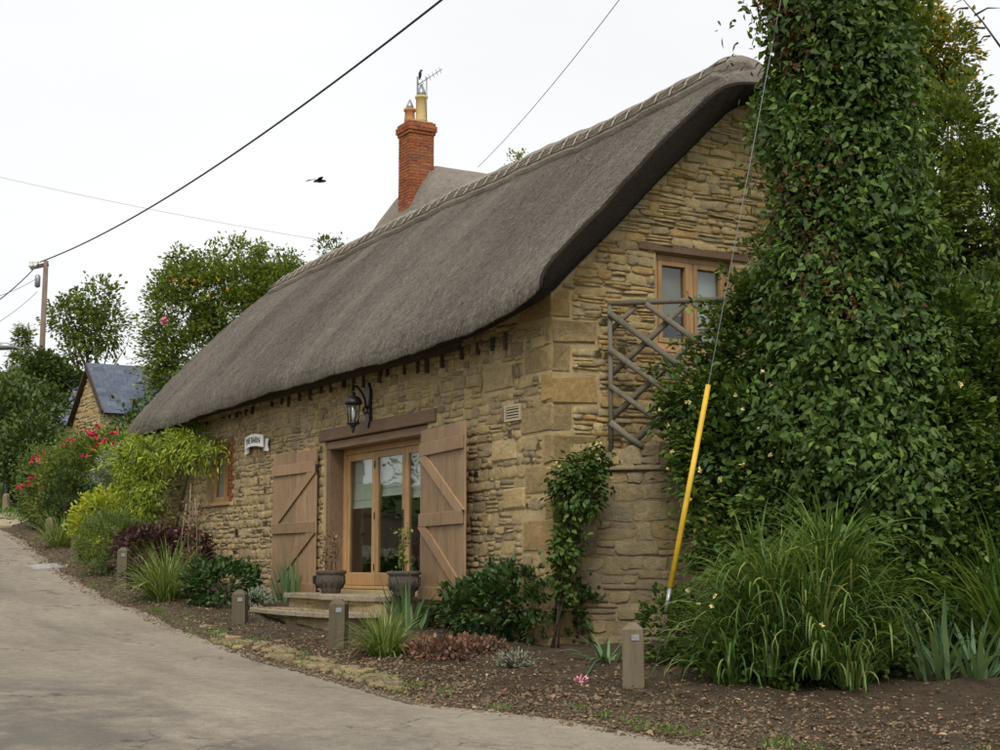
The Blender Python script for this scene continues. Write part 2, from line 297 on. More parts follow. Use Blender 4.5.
class MB:
    """collects boxes, bars, tubes, lathes and lofts into one mesh"""
    def __init__(s): s.v = []; s.f = []; s.sm = []
    def add(s, vs, fs, smooth=False):
        b = len(s.v); s.v += [tuple(p) for p in vs]; s.f += [tuple(i + b for i in f) for f in fs]; s.sm += [smooth] * len(fs); return s
    def box(s, x0, x1, y0, y1, z0, z1, bev=0.0):
        x0, x1 = min(x0, x1), max(x0, x1); y0, y1 = min(y0, y1), max(y0, y1); z0, z1 = min(z0, z1), max(z0, z1)
        if bev <= 0:
            return s.add([(x0, y0, z0), (x1, y0, z0), (x1, y1, z0), (x0, y1, z0), (x0, y0, z1), (x1, y0, z1), (x1, y1, z1), (x0, y1, z1)],
                         [(0, 3, 2, 1), (4, 5, 6, 7), (0, 1, 5, 4), (1, 2, 6, 5), (2, 3, 7, 6), (3, 0, 4, 7)])
        bm = bmesh.new(); bmesh.ops.create_cube(bm, size=1)
        for v in bm.verts: v.co = Vector(((x0 + x1) / 2 + v.co.x * (x1 - x0), (y0 + y1) / 2 + v.co.y * (y1 - y0), (z0 + z1) / 2 + v.co.z * (z1 - z0)))
        bmesh.ops.bevel(bm, geom=bm.edges[:], offset=bev, segments=1, affect='EDGES', profile=.5)
        bm.verts.index_update(); s.add([v.co[:] for v in bm.verts], [[v.index for v in f.verts] for f in bm.faces]); bm.free(); return s
    def bar(s, p, q, wx, wy, up=(0, 0, 1)):
        p = Vector(p); q = Vector(q); d = (q - p).normalized(); a = d.cross(Vector(up))
        if a.length < 1e-4: a = d.cross(Vector((1, 0, 0)))
        a.normalize(); b = a.cross(d).normalized(); a *= wx / 2; b *= wy / 2
        vs = [c + i * a + j * b for c in (p, q) for i, j in ((-1, -1), (1, -1), (1, 1), (-1, 1))]
        return s.add(vs, [(0, 1, 2, 3), (7, 6, 5, 4), (0, 4, 5, 1), (1, 5, 6, 2), (2, 6, 7, 3), (3, 7, 4, 0)])
    def tube(s, pts, rad, n=8, cap=True):
        pts = [Vector(p) for p in pts]; rads = rad if hasattr(rad, '__len__') else [rad] * len(pts)
        vs = []; ref = Vector((.31, .17, .93))
        for i, p in enumerate(pts):
            d = (pts[min(i + 1, len(pts) - 1)] - pts[max(i - 1, 0)]).normalized()
            a = d.cross(ref)
            if a.length < .05: a = d.cross(Vector((1, 0, 0)))
            a.normalize(); b = d.cross(a)
            vs += [p + (a * math.cos(2 * math.pi * k / n) + b * math.sin(2 * math.pi * k / n)) * rads[i] for k in range(n)]
        fs = [(i * n + k, i * n + (k + 1) % n, (i + 1) * n + (k + 1) % n, (i + 1) * n + k) for i in range(len(pts) - 1) for k in range(n)]
        if cap: fs += [tuple(range(n - 1, -1, -1)), tuple(range((len(pts) - 1) * n, len(pts) * n))]
        return s.add(vs, fs, True)
    def lathe(s, prof, c=(0, 0, 0), n=20):
        vs = [(c[0] + r * math.cos(2 * math.pi * k / n), c[1] + r * math.sin(2 * math.pi * k / n), c[2] + z) for r, z in prof for k in range(n)]
        fs = [(i * n + k, i * n + (k + 1) % n, (i + 1) * n + (k + 1) % n, (i + 1) * n + k) for i in range(len(prof) - 1) for k in range(n)]
        fs += [tuple(range(n - 1, -1, -1)), tuple(range((len(prof) - 1) * n, len(prof) * n))]
        return s.add(vs, fs, True)
    def prism(s, poly, axis, a, b):
        """polygon in the two other axes pushed from a to b along axis 0/1/2"""
        def P(u, v, t):
            r = [0, 0, 0]; o = [i for i in range(3) if i != axis]; r[o[0]] = u; r[o[1]] = v; r[axis] = t; return tuple(r)
        n = len(poly); vs = [P(u, v, a) for u, v in poly] + [P(u, v, b) for u, v in poly]
        return s.add(vs, [tuple(range(n)), tuple(range(2 * n - 1, n - 1, -1))] + [(i, i + n, (i + 1) % n + n, (i + 1) % n) for i in range(n)])
    def mesh(s, name):
        me = bpy.data.meshes.new(name); me.from_pydata(s.v, [], s.f); me.update()
        me.polygons.foreach_set('use_smooth', s.sm)
        bm = bmesh.new(); bm.from_mesh(me); bmesh.ops.recalc_face_normals(bm, faces=bm.faces[:]); bm.to_mesh(me); bm.free()
        return me
    def build(s, name, mat, parent=None): return link(name, s.mesh(name), mat, parent)
def copy_tree(o, parent=None):
    c = o.copy(); C.objects.link(c)
    if parent is not None: c.parent = parent
    for ch in [x for x in bpy.data.objects if x.parent == o]: copy_tree(ch, c)
    return c

# ------------------------------------------------------------------ foliage helpers
T_OVATE = (np.array([(0, 0, 0), (-.30, .3, .09), (-.26, .66, .05), (0, 1, -.1), (.26, .66, .05), (.30, .3, .09)]), [(0, 3, 2, 1), (0, 5, 4, 3)])
T_SMALL = (np.array([(0, 0, 0), (-.3, .45, .1), (0, 1, -.06), (.3, .45, .1)]), [(0, 2, 1), (0, 3, 2)])
T_IVY = (np.array([(0, 0, 0), (-.30, .25, .06), (-.22, .62, .02), (0, 1.05, -.12), (.22, .62, .02), (.30, .25, .06)]), [(0, 3, 2, 1), (0, 5, 4, 3)])
T_NARROW = (np.array([(0, 0, 0), (-.13, .4, .05), (0, 1, -.08), (.13, .4, .05)]), [(0, 2, 1), (0, 3, 2)])
def unit(a): return a / np.maximum(np.linalg.norm(a, axis=-1, keepdims=True), 1e-9)
def leaves(name, P, D, Nn, S, tmpl=T_OVATE, tint=None):
    """P base points, D leaf axis, Nn face normals, S lengths"""
    T, Fc = tmpl; n = len(P); D = unit(D); X = unit(np.cross(D, Nn)); Z = np.cross(X, D)
    V = P[:, None, :] + S[:, None, None] * (T[None, :, 0:1] * X[:, None, :] + T[None, :, 1:2] * D[:, None, :] + T[None, :, 2:3] * Z[:, None, :])
    k = len(T); F = (np.array(Fc)[None] + (np.arange(n) * k)[:, None, None]).reshape(-1, len(Fc[0]))
    if tint is None: tint = rng.random(n)
    return npmesh(name, V.reshape(-1, 3), F, np.repeat(tint, k))
def rdir(n): return unit(rng.normal(size=(n, 3)))
def clumped(blobs, n_clump, per, spread, shell=(.72, 1.06), squash=1.0):
    """leaf base points grouped in clumps spread over the outer shells of ellipsoids; returns points, outward directions, clump ids"""
    blobs = [(np.array(c, float), np.array(r, float)) for c, r in blobs]
    wgt = np.array([(r[0] * r[1] + r[1] * r[2] + r[0] * r[2]) for c, r in blobs]); wgt = wgt / wgt.sum()
    cen = []; out = []
    while len(cen) < n_clump:
        i = rng.choice(len(blobs), p=wgt); c, r = blobs[i]; d = rdir(1)[0]; q = c + d * r * rng.uniform(*shell)
        if any(j != i and (((q - c2) / r2) ** 2).sum() < .5 for j, (c2, r2) in enumerate(blobs)): continue
        cen.append(q); out.append(unit(d / r))
    cen = np.array(cen); out = np.array(out); ids = np.repeat(np.arange(n_clump), per)
    P = cen[ids] + rng.normal(size=(len(ids), 3)) * spread * np.array([1, 1, squash])
    return P, out[ids], ids
def bush_mesh(name, blobs, n_clump, per, spread, size, tmpl=T_OVATE, up=.35, droop=0., shell=(.72, 1.06), tvar=.5, jit=.7, zmin=None, spray=0.0):
    """leaf clumps over lobes; with spray > 0 the leaves of a clump line a short arching shoot"""
    P, O, ids = clumped(blobs, n_clump, per, spread if not spray else spread * .45, shell)
    n = len(P); ct = rng.random(n_clump); tl = rng.random(n)
    if spray:
        SD = unit(O[::per] * .7 + rdir(n_clump) * .7 + np.array([0, 0, .25 - droop]))[ids]; Ls = (spray * rng.uniform(.4, 1.3, n_clump))[ids]
        P = P + SD * (tl * Ls)[:, None] - np.array([0, 0, 1.0]) * (.35 * Ls * tl ** 2)[:, None] - O * .3 * Ls[:, None]
    D = O + rdir(n) * jit + np.array([0, 0, up - droop]); Nn = O * .6 + np.array([0, 0, .8]) + rdir(n) * .5
    if spray: D = D + SD * .6
    t = np.clip(tvar * ct[ids] + (1 - tvar) * rng.random(n) + (.25 * (tl - .5) if spray else 0), 0, 1)
    return leaves(name, P, D, Nn, size * rng.uniform(.6, 1.25, n), tmpl, t)
def stems(mb, base, tops, r0, n=5, bend=.15):
    for tp in tops:
        b = Vector(base) + Vector((random.uniform(-.08, .08), random.uniform(-.08, .08), 0)); t = Vector(tp); m = (b + t) / 2 + Vector((random.uniform(-bend, bend), random.uniform(-bend, bend), random.uniform(0, bend)))
        mb.tube([b, b.lerp(m, .55), m, m.lerp(t, .6), t], [r0, r0 * .85, r0 * .65, r0 * .45, r0 * .2], n)
def shrub(name, label, px, w, hgt, mat, size, dens=1.0, tmpl=T_OVATE, lobes=6, flat=1.0, up=.35, cat='shrub', base=None, group=None, depth_w=None, spread=.07, per=9, jit=.7):
    """shrub standing where photo pixel px meets the ground; w, hgt in metres"""
    P = hit(*px) if base is None else np.array(base, float)
    x, y = P[0], P[1]; z = gz(x, y) if base is None else P[2]
    e = empty(name, (x, y, z), 0, label, cat, group); blobs = []
    dw = depth_w or w
    for i in range(lobes):
        a = 6.283 * i / lobes + random.uniform(-.4, .4); k = random.uniform(.1, .3)
        hh = hgt * random.uniform(.34, .52)
        blobs.append(((math.cos(a) * w * k, math.sin(a) * dw * k, random.uniform(.42, .62) * hgt), (w * random.uniform(.24, .36), dw * random.uniform(.24, .36), hh * flat)))
    area = w * hgt * 3.2 + w * dw
    nc = max(12, int(area * dens * 60))
    me = bush_mesh('foliage', blobs, nc, per, spread, size, tmpl, up, jit=jit, spray=spread * 2.5)
    k = me.vertices; co = np.empty(len(k) * 3, np.float32); k.foreach_get('co', co); co = co.reshape(-1, 3); co[:, 2] = np.maximum(co[:, 2], .01 + .03 * rng.random(len(co))); k.foreach_set('co', co.ravel())
    link('foliage', me, mat, e)
    mb = MB(); stems(mb, (0, 0, -.05), [(b[0][0], b[0][1], b[0][2]) for b in blobs], .02 + .01 * w); mb.build('stem', BARK, e)
    return e
def blades_mesh(name, n, L, wdt, spread, tilt=(.1, .9), curve=1.6, seg=6, Lvar=.35, fold=.25, squash=(1, 1)):
    """arching strap leaves rising from a tuft"""
    az = rng.uniform(0, 2 * np.pi, n); r = spread * np.sqrt(rng.random(n)); Ls = L * (1 + Lvar * rng.uniform(-1, .6, n))
    th = rng.uniform(*tilt, n); cv = curve * rng.uniform(.45, 1.2, n) * (.45 + .8 * th)
    base = np.stack([np.cos(az + rng.normal(0, .6, n)) * r * squash[0], np.sin(az + rng.normal(0, .6, n)) * r * squash[1], np.zeros(n)], 1)
    h = np.stack([np.cos(az), np.sin(az), np.zeros(n)], 1); side = np.stack([-np.sin(az), np.cos(az), np.zeros(n)], 1)
    tw = rng.normal(0, .35, n); pts = [base]; cur = base.copy(); V = []; up = np.array([0, 0, 1.0])
    for i in range(seg):
        a = th + cv * (i / seg) ** 1.7; d = h * np.sin(a)[:, None] + up * np.cos(a)[:, None]; cur = cur + d * (Ls / seg)[:, None]; pts.append(cur.copy())
    prof = [.75, .95, 1, .92, .7, .4, .05] if seg == 6 else list(np.interp(np.linspace(0, 1, seg + 1), [0, .4, .75, 1], [.8, 1, .8, .04]))
    V = np.empty((n, (seg + 1) * 2, 3)); ws = wdt * rng.uniform(.7, 1.2, n)
    for i, p in enumerate(pts):
        s_ = side * np.cos(tw * i / seg)[:, None] + up * np.sin(tw * i / seg)[:, None]
        V[:, 2 * i] = p - s_ * (ws * prof[i] / 2)[:, None]; V[:, 2 * i + 1] = p + s_ * (ws * prof[i] / 2)[:, None]
    F = np.array([(2 * i, 2 * i + 1, 2 * i + 3, 2 * i + 2) for i in range(seg)])
    F = (F[None] + (np.arange(n) * 2 * (seg + 1))[:, None, None]).reshape(-1, 4)
    V = V.reshape(-1, 3); V[:, 2] = np.maximum(V[:, 2], .01)
    return npmesh(name, V, F, np.repeat(rng.random(n), 2 * (seg + 1)), True)
def grass_clump(name, label, px, n, L, wdt, spread, mat, tilt=(.05, .8), curve=1.6, cat='grass clump', base=None, group=None, squash=(1, 1)):
    P = hit(*px) if base is None else np.array(base, float); z = gz(P[0], P[1]) if base is None else P[2]
    e = empty(name, (P[0], P[1], z - .02), 0, label, cat, group)
    link('blades', blades_mesh('blades', n, L, wdt, spread, tilt, curve, squash=squash), mat, e); return e
def tree(name, label, base, height, crown_c, crown_r, mat, leaf, n_clump, per, spread, trunk_r, lobes=9, group=None, tmpl=T_SMALL, seed=1, lean=(0, 0), extra_blobs=None, droop=0., shell=(.45, 1.05), limbs=14):
    """tapered trunk with limbs reaching into an uneven, lobed crown; crown_c is relative to the base"""
    rs = random.Random(seed); e = empty(name, base, 0, label, 'tree', group)
    cc = Vector(crown_c); cr_ = Vector(crown_r); blobs = []
    for i in range(lobes):
        d = Vector((rs.gauss(0, 1), rs.gauss(0, 1), rs.gauss(0, 1))).normalized()
        c = cc + Vector((d.x * cr_.x, d.y * cr_.y, d.z * cr_.z)) * rs.uniform(.45, .75); k = rs.uniform(.28, .5)
        blobs.append((tuple(c), (cr_.x * k, cr_.y * k, cr_.z * k)))
    blobs.append((tuple(cc), tuple(cr_ * .55)))
    blobs += extra_blobs or []
    link('crown', bush_mesh('crown', blobs, n_clump, per, spread, leaf, tmpl, .15, droop, shell, spray=spread * 2.6), mat, e)
    mb = MB(); top = cc + Vector((0, 0, cr_.z * .6)); p0 = Vector((0, 0, -.2)); mid = p0.lerp(top, .4) + Vector((rs.uniform(-.2, .2), rs.uniform(-.2, .2), 0))
    pts = [p0, p0.lerp(mid, .5), mid, mid.lerp(top, .5) + Vector((rs.uniform(-.15, .15), rs.uniform(-.15, .15), 0)), top]
    mb.tube(pts, [trunk_r * 1.25, trunk_r, trunk_r * .75, trunk_r * .45, trunk_r * .12], 9)
    mb.build('trunk', BARK, e); lb = MB()
    for i in range(limbs):
        b = Vector(blobs[i % len(blobs)][0]) + Vector((rs.gauss(0, .3) * cr_.x, rs.gauss(0, .3) * cr_.y, rs.gauss(0, .3) * cr_.z))
        s = pts[1].lerp(pts[3], rs.uniform(.2, 1)); m = s.lerp(b, .5) + Vector((0, 0, -.08 * height * rs.random()))
        lb.tube([s, s.lerp(m, .6), m, m.lerp(b, .6), b], [trunk_r * .45, trunk_r * .36, trunk_r * .26, trunk_r * .15, trunk_r * .04], 6)
        for q in range(2):
            t = m.lerp(b, rs.uniform(.2, .9)); lb.tube([t, t + Vector((rs.gauss(0, 1) * cr_.x, rs.gauss(0, 1) * cr_.y, rs.gauss(.3, 1) * cr_.z)) * .22], [trunk_r * .1, trunk_r * .02], 5)
    lb.build('limbs', BARK, e)
    return e

# ================================================================== GROUND AND LANE
EDGE_X = [-140, -60, -40, -24.1, -20.8, -15, -10.1, -8.1, -4.6, -1.15, .4, 2.35, 3.8, 5.35, 8, 15, 40, 120]
EDGE_Y = [-30, -8, -3.2, -1.25, -1.35, -1.9, -2.28, -2.25, -2.6, -2.73, -2.72, -2.75, -2.3, -2.02, -1.65, -.6, 2, 8]
def edge_y(x): return np.interp(x, EDGE_X, EDGE_Y)
def wob(x, y, s=1.0, k=0.0):
    return (np.sin(x * 1.7 * s + 1.3 * np.sin(y * 1.1 * s + k)) + np.sin(y * 2.3 * s + 1.7 * np.sin(x * .9 * s + 2 + k)) + np.sin((x + y) * 3.1 * s + k) * .6) / 2.6
def axis(a, b, dense):
    v = [a]; x = a
    while x < b:
        d = min(abs(x - dense[0]), abs(x - dense[1])) if not dense[0] <= x <= dense[1] else 0
        x += max(.16, min(60, .16 + d * .09)); v.append(x)
    return np.array(v)
gx = axis(-900, 700, (-26, 9)); gy = axis(-700, 900, (-3.2, 3))
X, Y = np.meshgrid(gx, gy, indexing='ij')
dist = Y - edge_y(X)
Z = G(X, Y) + (.028 * wob(X, Y, 2.4) + .02 * wob(X, Y, 6, 1)) * sm((dist - .02) / .5) * sm((30 - np.abs(X)) / 10) + .035 * sm(dist / .45) - .05 * (1 - sm((dist + .35) / .35))
far = np.maximum(np.abs(X + 8) - 70, np.abs(Y) - 60); Z = Z + 0.0 * far
lawn = np.clip(sm((-X - 24.5) / 1.5) * sm((dist - .6) / .6) + sm((np.abs(Y + 3) - 16) / 4) + sm((X - 16) / 3) + sm((Y - 4.5) / 2) + sm((-8.5 - Y - .1 * np.abs(X - 8)) / 2), 0, 1)
ny = len(gy); I = np.arange(len(gx) - 1)[:, None] * ny + np.arange(ny - 1)[None]
Fq = np.stack([I, I + ny, I + ny + 1, I + 1], -1).reshape(-1, 4)
edge_soil = np.clip(1 - np.abs(dist - .1) / .55, 0, 1) * sm((X + 26) / 3) + sm((X - 3) / 2) * np.clip(1 - (dist - .2) / 1.0, 0, 1) * .8
me = npmesh('ground', np.stack([X, Y, Z], -1).reshape(-1, 3), Fq, smooth=True, extra={'lawn': lawn.ravel(), 'edge': np.clip(edge_soil, 0, 1).ravel()})
ground = tag(link('ground', me, SOIL), kind='structure')
# the lane, a sheet laid on the ground with a ragged verge edge
rx = axis(-130, 110, (-26, 14)); tt = np.concatenate([np.linspace(0, .12, 14), np.linspace(.12, 1, 34)[1:]])
Xr, Tr = np.meshgrid(rx, tt, indexing='ij')
opp = np.interp(Xr, [-130, -60, -24, -10, 4, 12, 20, 110], [-36, -13.5, -6.6, -7.6, -9.6, -11.6, -11, -5])
e0 = edge_y(Xr) + .07 * wob(Xr, Xr * .3, 2.1) + .035 * wob(Xr, Xr, 7, 2)
Yr = e0 + (opp - e0) * Tr
Zr = G(Xr, Yr) + .012 + .02 * sm((e0 - Yr) / 2) + .012 * wob(Xr, Yr, .5) - .014 * (Tr < .003)
ed = np.clip(1 - (e0 - Yr) / .75, 0, 1) ** 1.5 * (.55 + .45 * wob(Xr, Yr, 1.5))
ptch = sm((-4.6 - Yr + .3 * wob(Xr, Yr, 1.2)) / .8) * sm((6.2 - Xr) / 2) * sm((Xr + 1.5) / 2) + .45 * sm((Xr - 1.5) / 1.5) * sm((-3.4 - Yr) / .8)
nr = len(tt); I = np.arange(len(rx) - 1)[:, None] * nr + np.arange(nr - 1)[None]
Fq = np.stack([I, I + 1, I + nr + 1, I + nr], -1).reshape(-1, 4)
me = npmesh('lane', np.stack([Xr, Yr, Zr], -1).reshape(-1, 3), Fq, smooth=True, extra={'edge': np.clip(ed, 0, 1).ravel(), 'patch': np.clip(ptch, 0, 1).ravel()})
lane = tag(link('lane', me, ROADM), kind='structure')
def lane_z(x, y): return gz(x, y) + .012 + .02 * float(sm((float(edge_y(x)) - y) / 2)) + .012 * float(wob(x, y, .5))

# ================================================================== STONEWORK
def stone_variants(n, seed, rough=.05):
    r = np.random.default_rng(seed); out = []; K = 10
    for _ in range(n):
        o = np.array([(-.5, -.05), (-.49, -.43), (-.22, -.5), (.2, -.5), (.48, -.44), (.5, -.02), (.49, .43), (.2, .5), (-.2, .5), (-.48, .43)], float)
        o += r.normal(0, rough, o.shape); o = np.clip(o, -.55, .55)
        V = []; tx, tz = r.normal(0, .3, 2)
        for s_, yy in ((1.0, .9), (.99, -.35), (.87, -.9)):
            V += [(p[0] * s_ + r.normal(0, .02), yy + (r.normal(0, .17) + tx * p[0] + tz * p[1]) * (yy < 0), p[1] * s_ + r.normal(0, .035)) for p in o]
        V.append((r.normal(0, .14), -1 + r.normal(0, .18), r.normal(0, .14)))
        F = []
        for k in range(K):
            a, b = k, (k + 1) % K
            F += [(a, b, b + K), (a, b + K, a + K), (a + K, b + K, b + 2 * K), (a + K, b + 2 * K, a + 2 * K), (a + 2 * K, b + 2 * K, 3 * K)]
        out.append((np.array(V), np.array(F)))
    return out
STV = stone_variants(28, 3)
def lay_stones(u0, u1, v0, v1, holes, inside, wr, hr, seed, gap=.014):
    """rubble laid in uneven courses; returns (u, v, width, height) of each stone"""
    r = random.Random(seed); out = []; v = v0
    while v < v1:
        H_ = r.uniform(*hr) * 1.5; u = u0 - r.random() * .2
        while u < u1:
            W = r.uniform(*wr)
            if r.random() < .55:
                k = r.choice((1, 2, 2, 2, 3)) if H_ > hr[0] * 2 else r.choice((1, 2))
            else: k = 1
            cuts = sorted([0] + [(i + r.uniform(-.22, .22)) / k for i in range(1, k)] + [1])
            for i in range(k):
                a, b = v + H_ * cuts[i], v + H_ * cuts[i + 1]
                parts = [(u, u + W)]
                if b - a < .11 and W > .3 and r.random() < .3: c = u + W * r.uniform(.35, .65); parts = [(u, c), (c, u + W)]
                for p, q in parts:
                    dv = r.uniform(-.012, .012); segs = [(max(p, u0), min(q, u1))]
                    for h in holes:
                        if a < h[3] - .03 and b > h[2] + .03:
                            segs = [t for x0, x1 in segs for t in ((x0, min(x1, h[0])), (max(x0, h[1]), x1)) if t[1] - t[0] > .05]
                    for p2, q2 in segs:
                        if q2 - p2 < .05: continue
                        cu, cv = (p2 + q2) / 2, (a + b) / 2 + dv
                        if not inside(cu, cv, (q2 - p2) / 2, (b - a) / 2): continue
                        out.append((cu, cv, q2 - p2 - gap, b - a - gap))
            u += W
        v += H_
    return out
def place_stones(stones, origin, udir, out, mat, parent, n_obj, score, name='stone', depth=(.008, .026), seed=1, jmat=None):
    """the n_obj best-scoring stones become objects sharing a few meshes, the rest one joined part"""
    r = np.random.default_rng(seed); origin = np.array(origin, float); udir = np.array(udir, float); out = np.array(out, float)
    order = sorted(range(len(stones)), key=lambda i: -score(*stones[i])); obj_ids = set(order[:n_obj])
    meshes = VARM.setdefault(mat.name, [])
    if not meshes:
        for V, F in STV:
            me = npmesh('stone', V, F); me.materials.append(mat); meshes.append(me)
    JV, JF, JT = [], [], []; nb = 0
    for i, (u, v, w_, h_) in enumerate(stones):
        k = int(r.integers(len(STV))); d = r.uniform(*depth); rot = r.normal(0, .025); fl = 1 if r.random() < .5 else -1
        pos = origin + udir * u + np.array([0, 0, v])
        M = np.stack([udir * w_ * fl, -out * d, np.array([0, 0, h_])], 1)
        c, s = math.cos(rot), math.sin(rot); ex = udir * c + np.array([0, 0, s]); ez = np.array([0, 0, c]) - udir * s
        M = np.stack([ex * w_ * fl, -out * d, ez * h_], 1)
        if i in obj_ids:
            o = link(name, meshes[k], None, parent)
            o.matrix_basis = Matrix(((*M[0], pos[0]), (*M[1], pos[1]), (*M[2], pos[2]), (0, 0, 0, 1)))
        else:
            V, F = STV[k]; JV.append(V @ M.T + pos); JF.append(F + nb); nb += len(V); JT.append(np.full(len(V), r.random()))
    if JV:
        me = npmesh('rubble', np.concatenate(JV), np.concatenate(JF), np.concatenate(JT))
        o = link('rubble', me, mat, parent); o['kind'] = 'stuff'
VARM = {}
def ashlar(parent, mat, cx, cy, cz, sx, sy, sz, name='quoin', rz=0, bev=.02, r=random):
    """dressed block with worn edges"""
    bm = bmesh.new(); bmesh.ops.create_cube(bm, size=1)
    for v in bm.verts: v.co = Vector((v.co.x * sx, v.co.y * sy, v.co.z * sz))
    bmesh.ops.bevel(bm, geom=bm.edges[:], offset=bev, segments=1, affect='EDGES', profile=.5)
    if min(sx, sz) > .12: bmesh.ops.poke(bm, faces=[f for f in bm.faces if f.calc_area() > .03])
    k_ = .006 if min(sx, sz) < .12 else .011
    for v in bm.verts: v.co += Vector((r.gauss(0, k_), r.gauss(0, k_), r.gauss(0, k_)))
    me = bpy.data.meshes.new(name); bm.to_mesh(me); bm.free()
    o = link(name, me, mat, parent); o.location = (cx, cy, cz); o.rotation_euler = (0, 0, rz); return o

# ================================================================== THE BARN
barn = empty('stone_barn', (0, 0, 0), 0, 'long ochre stone barn with grey thatched roof and shuttered glazed doors', 'barn')
LEN, WID = 15.2, 6.0
DX0, DX1, DZ0, DZ1 = -6.62, -3.16, .43, 2.66       # door opening
WX0, WX1, WZ0, WZ1 = -12.1, -10.85, 1.9, 2.95      # small lane-side window
GY0, GY1, GZ0, GZ1 = 1.5, 2.68, 3.4, 4.58          # gable window
T = .45
def topz(y): return min(3.93 + 1.04 * min(y, WID - y), 6.8)
mb = MB()
for a, b, z0, z1 in ((-LEN, WX0, -1, 3.95), (WX0, WX1, -1, WZ0), (WX0, WX1, WZ1, 3.95), (WX1, DX0, -1, 3.95), (DX0, DX1, -1, DZ0 - .01), (DX0, DX1, DZ1, 3.95), (DX1, -T, -1, 3.95)):
    mb.box(a, b, 0, T, z0, z1)
front = mb.build('front_wall', MORTAR_F, barn)
mb = MB()
mb.prism([(0, -1), (GY0, -1), (GY0, topz(GY0)), (0, topz(0))], 0, -T, 0)
mb.prism([(GY0, -1), (GY1, -1), (GY1, GZ0), (GY0, GZ0)], 0, -T, 0)
mb.prism([(GY0, GZ1), (GY1, GZ1), (GY1, topz(GY1)), (GY0, topz(GY0))], 0, -T, 0)
mb.prism([(GY1, -1), (WID, -1), (WID, topz(WID)), (WID - 2.68, topz(GY1)), (GY1, topz(GY1))], 0, -T, 0)
gable = mb.build('gable_wall', MORTAR_G, barn)
mb = MB(); mb.box(-LEN + T, -T, WID - T, WID, -1, 3.95); mb.build('rear_wall', MORTAR_F, barn)
mb = MB(); mb.prism([(T, -1), (WID, -1), (WID, topz(WID)), (WID / 2, topz(WID / 2)), (T, topz(T))], 0, -LEN, -LEN + T); mb.build('end_wall', MORTAR_F, barn)
mb = MB(); mb.box(-LEN + T, -T, T, WID - T, .2, .42); mb.box(-LEN + T, -T, T, WID - T, 3.0, 3.1); mb.build('room_floor', PLASTER, barn)
# quoins: alternating long on the lane face and long on the gable face
qz = 3.98; i = 1; QF, QG = [], []
rq = random.Random(5)
while qz > -.3:
    h_ = rq.uniform(.28, .37); lf, lg = (rq.uniform(.62, .8), rq.uniform(.2, .28)) if i % 2 else (rq.uniform(.16, .24), rq.uniform(.6, .78))
    ashlar(barn, ASHLAR, -lf / 2 + .016, lg / 2 - .016, qz - h_ / 2, lf, lg, h_ - .014, r=rq)
    QF.append((-lf - .01, 1, qz - h_, qz)); QG.append((-1, lg + .01, qz - h_, qz)); qz -= h_; i += 1
for (a, b, z0, z1) in ((-1.62, -.86, 2.9, 3.2), (-1.38, -.8, 2.04, 2.3), (-1.1, -.6, 1.44, 1.68)):   # dressed blocks beside the quoins
    ashlar(barn, STONE_G, (a + b) / 2, .08, (z0 + z1) / 2, b - a, .22, z1 - z0, 'dressed_block', r=rq); QF.append((a - .01, b + .01, z0 - .01, z1 + .01))
VENT = (-1.06, -.68, 2.5, 2.7)
holesF = QF + [(DX0 - .02, DX1 + .02, DZ0 - 1.6, 2.86), (-6.82, -2.88, 2.62, 2.86), (WX0 - .02, WX1 + .02, WZ0 - .06, WZ1 + .12), (WX1, WX1 + .24, WZ0, WZ1 + .1), VENT]
stF = lay_stones(-LEN, 0, -.35, 3.62, holesF, lambda u, v, a, b: v > float(G(u, 0)) - .15, (.09, .34), (.062, .118), 11, .010)
stG = lay_stones(0, WID, -.5, 6.9, QG + [(GY0 - .03, GY1 + .03, GZ0 - .05, GZ1 + .02), (1.22, 2.95, GZ1 - .0, GZ1 + .12)],
                 lambda u, v, a, b: v + b < topz(u) + .02, (.13, .46), (.046, .092), 23, .009)
nF = 165
place_stones(stF, (0, 0, 0), (1, 0, 0), (0, -1, 0), STONE_F, front, nF, lambda u, v, a, b: a * b / (1 + (u / -22) * 1.2) ** 2 * (v > .3), seed=1)
place_stones(stG, (0, 0, 0), (0, 1, 0), (1, 0, 0), STONE_G, gable, 300 - nF, lambda u, v, a, b: a * b * (u < 2.9) * (v > 2.1), seed=2, depth=(.014, .04))

# ---- thatch
PROF = [(-.5, 3.50), (-.62, 3.57), (-.55, 3.72), (-.2, 4.13), (.3, 4.70), (.9, 5.34), (1.6, 6.03), (2.25, 6.62), (2.7, 7.0), (2.92, 7.17), (3.0, 7.22)]
UNDER = [(3.0, 6.72), (1.5, 5.30), (.25, 4.02), (.02, 3.78), (-.12, 3.62), (-.36, 3.50)]
def resample(pts, step):
    out = []
    for (a, b), (c, d) in zip(pts[:-1], pts[1:]):
        n = max(1, int(math.hypot(c - a, d - b) / step)); out += [(a + (c - a) * i / n, b + (d - b) * i / n) for i in range(n)]
    return out + [pts[-1]]
def smooth_poly(P, it):
    P = np.array(P, float)
    for _ in range(it):
        Q = P.copy(); Q[1:-1] = .25 * P[:-2] + .5 * P[1:-1] + .25 * P[2:]; P = Q
    return P
def dz_len(x):   # ridge and eave lift towards the gable, sag along the length
    return .17 * np.clip((x + 3.5) / 4, 0, 1.1) ** 2 - .16 * sm((-x - 6) / 10)
def zlim(x, z):   # the thatch rolls over at the gable: the ridge dies down towards the verge
    cap = 7.78 - .98 * np.clip((x + .85) / 1.4, 0, 1.05) ** 1.5; d = z - (cap - .3)
    return np.where(d > 0, cap - .3 + .3 * (1 - np.exp(-np.maximum(d, 0) / .3)), z)
outer = smooth_poly(resample(PROF, .12), 6); NO = len(outer)
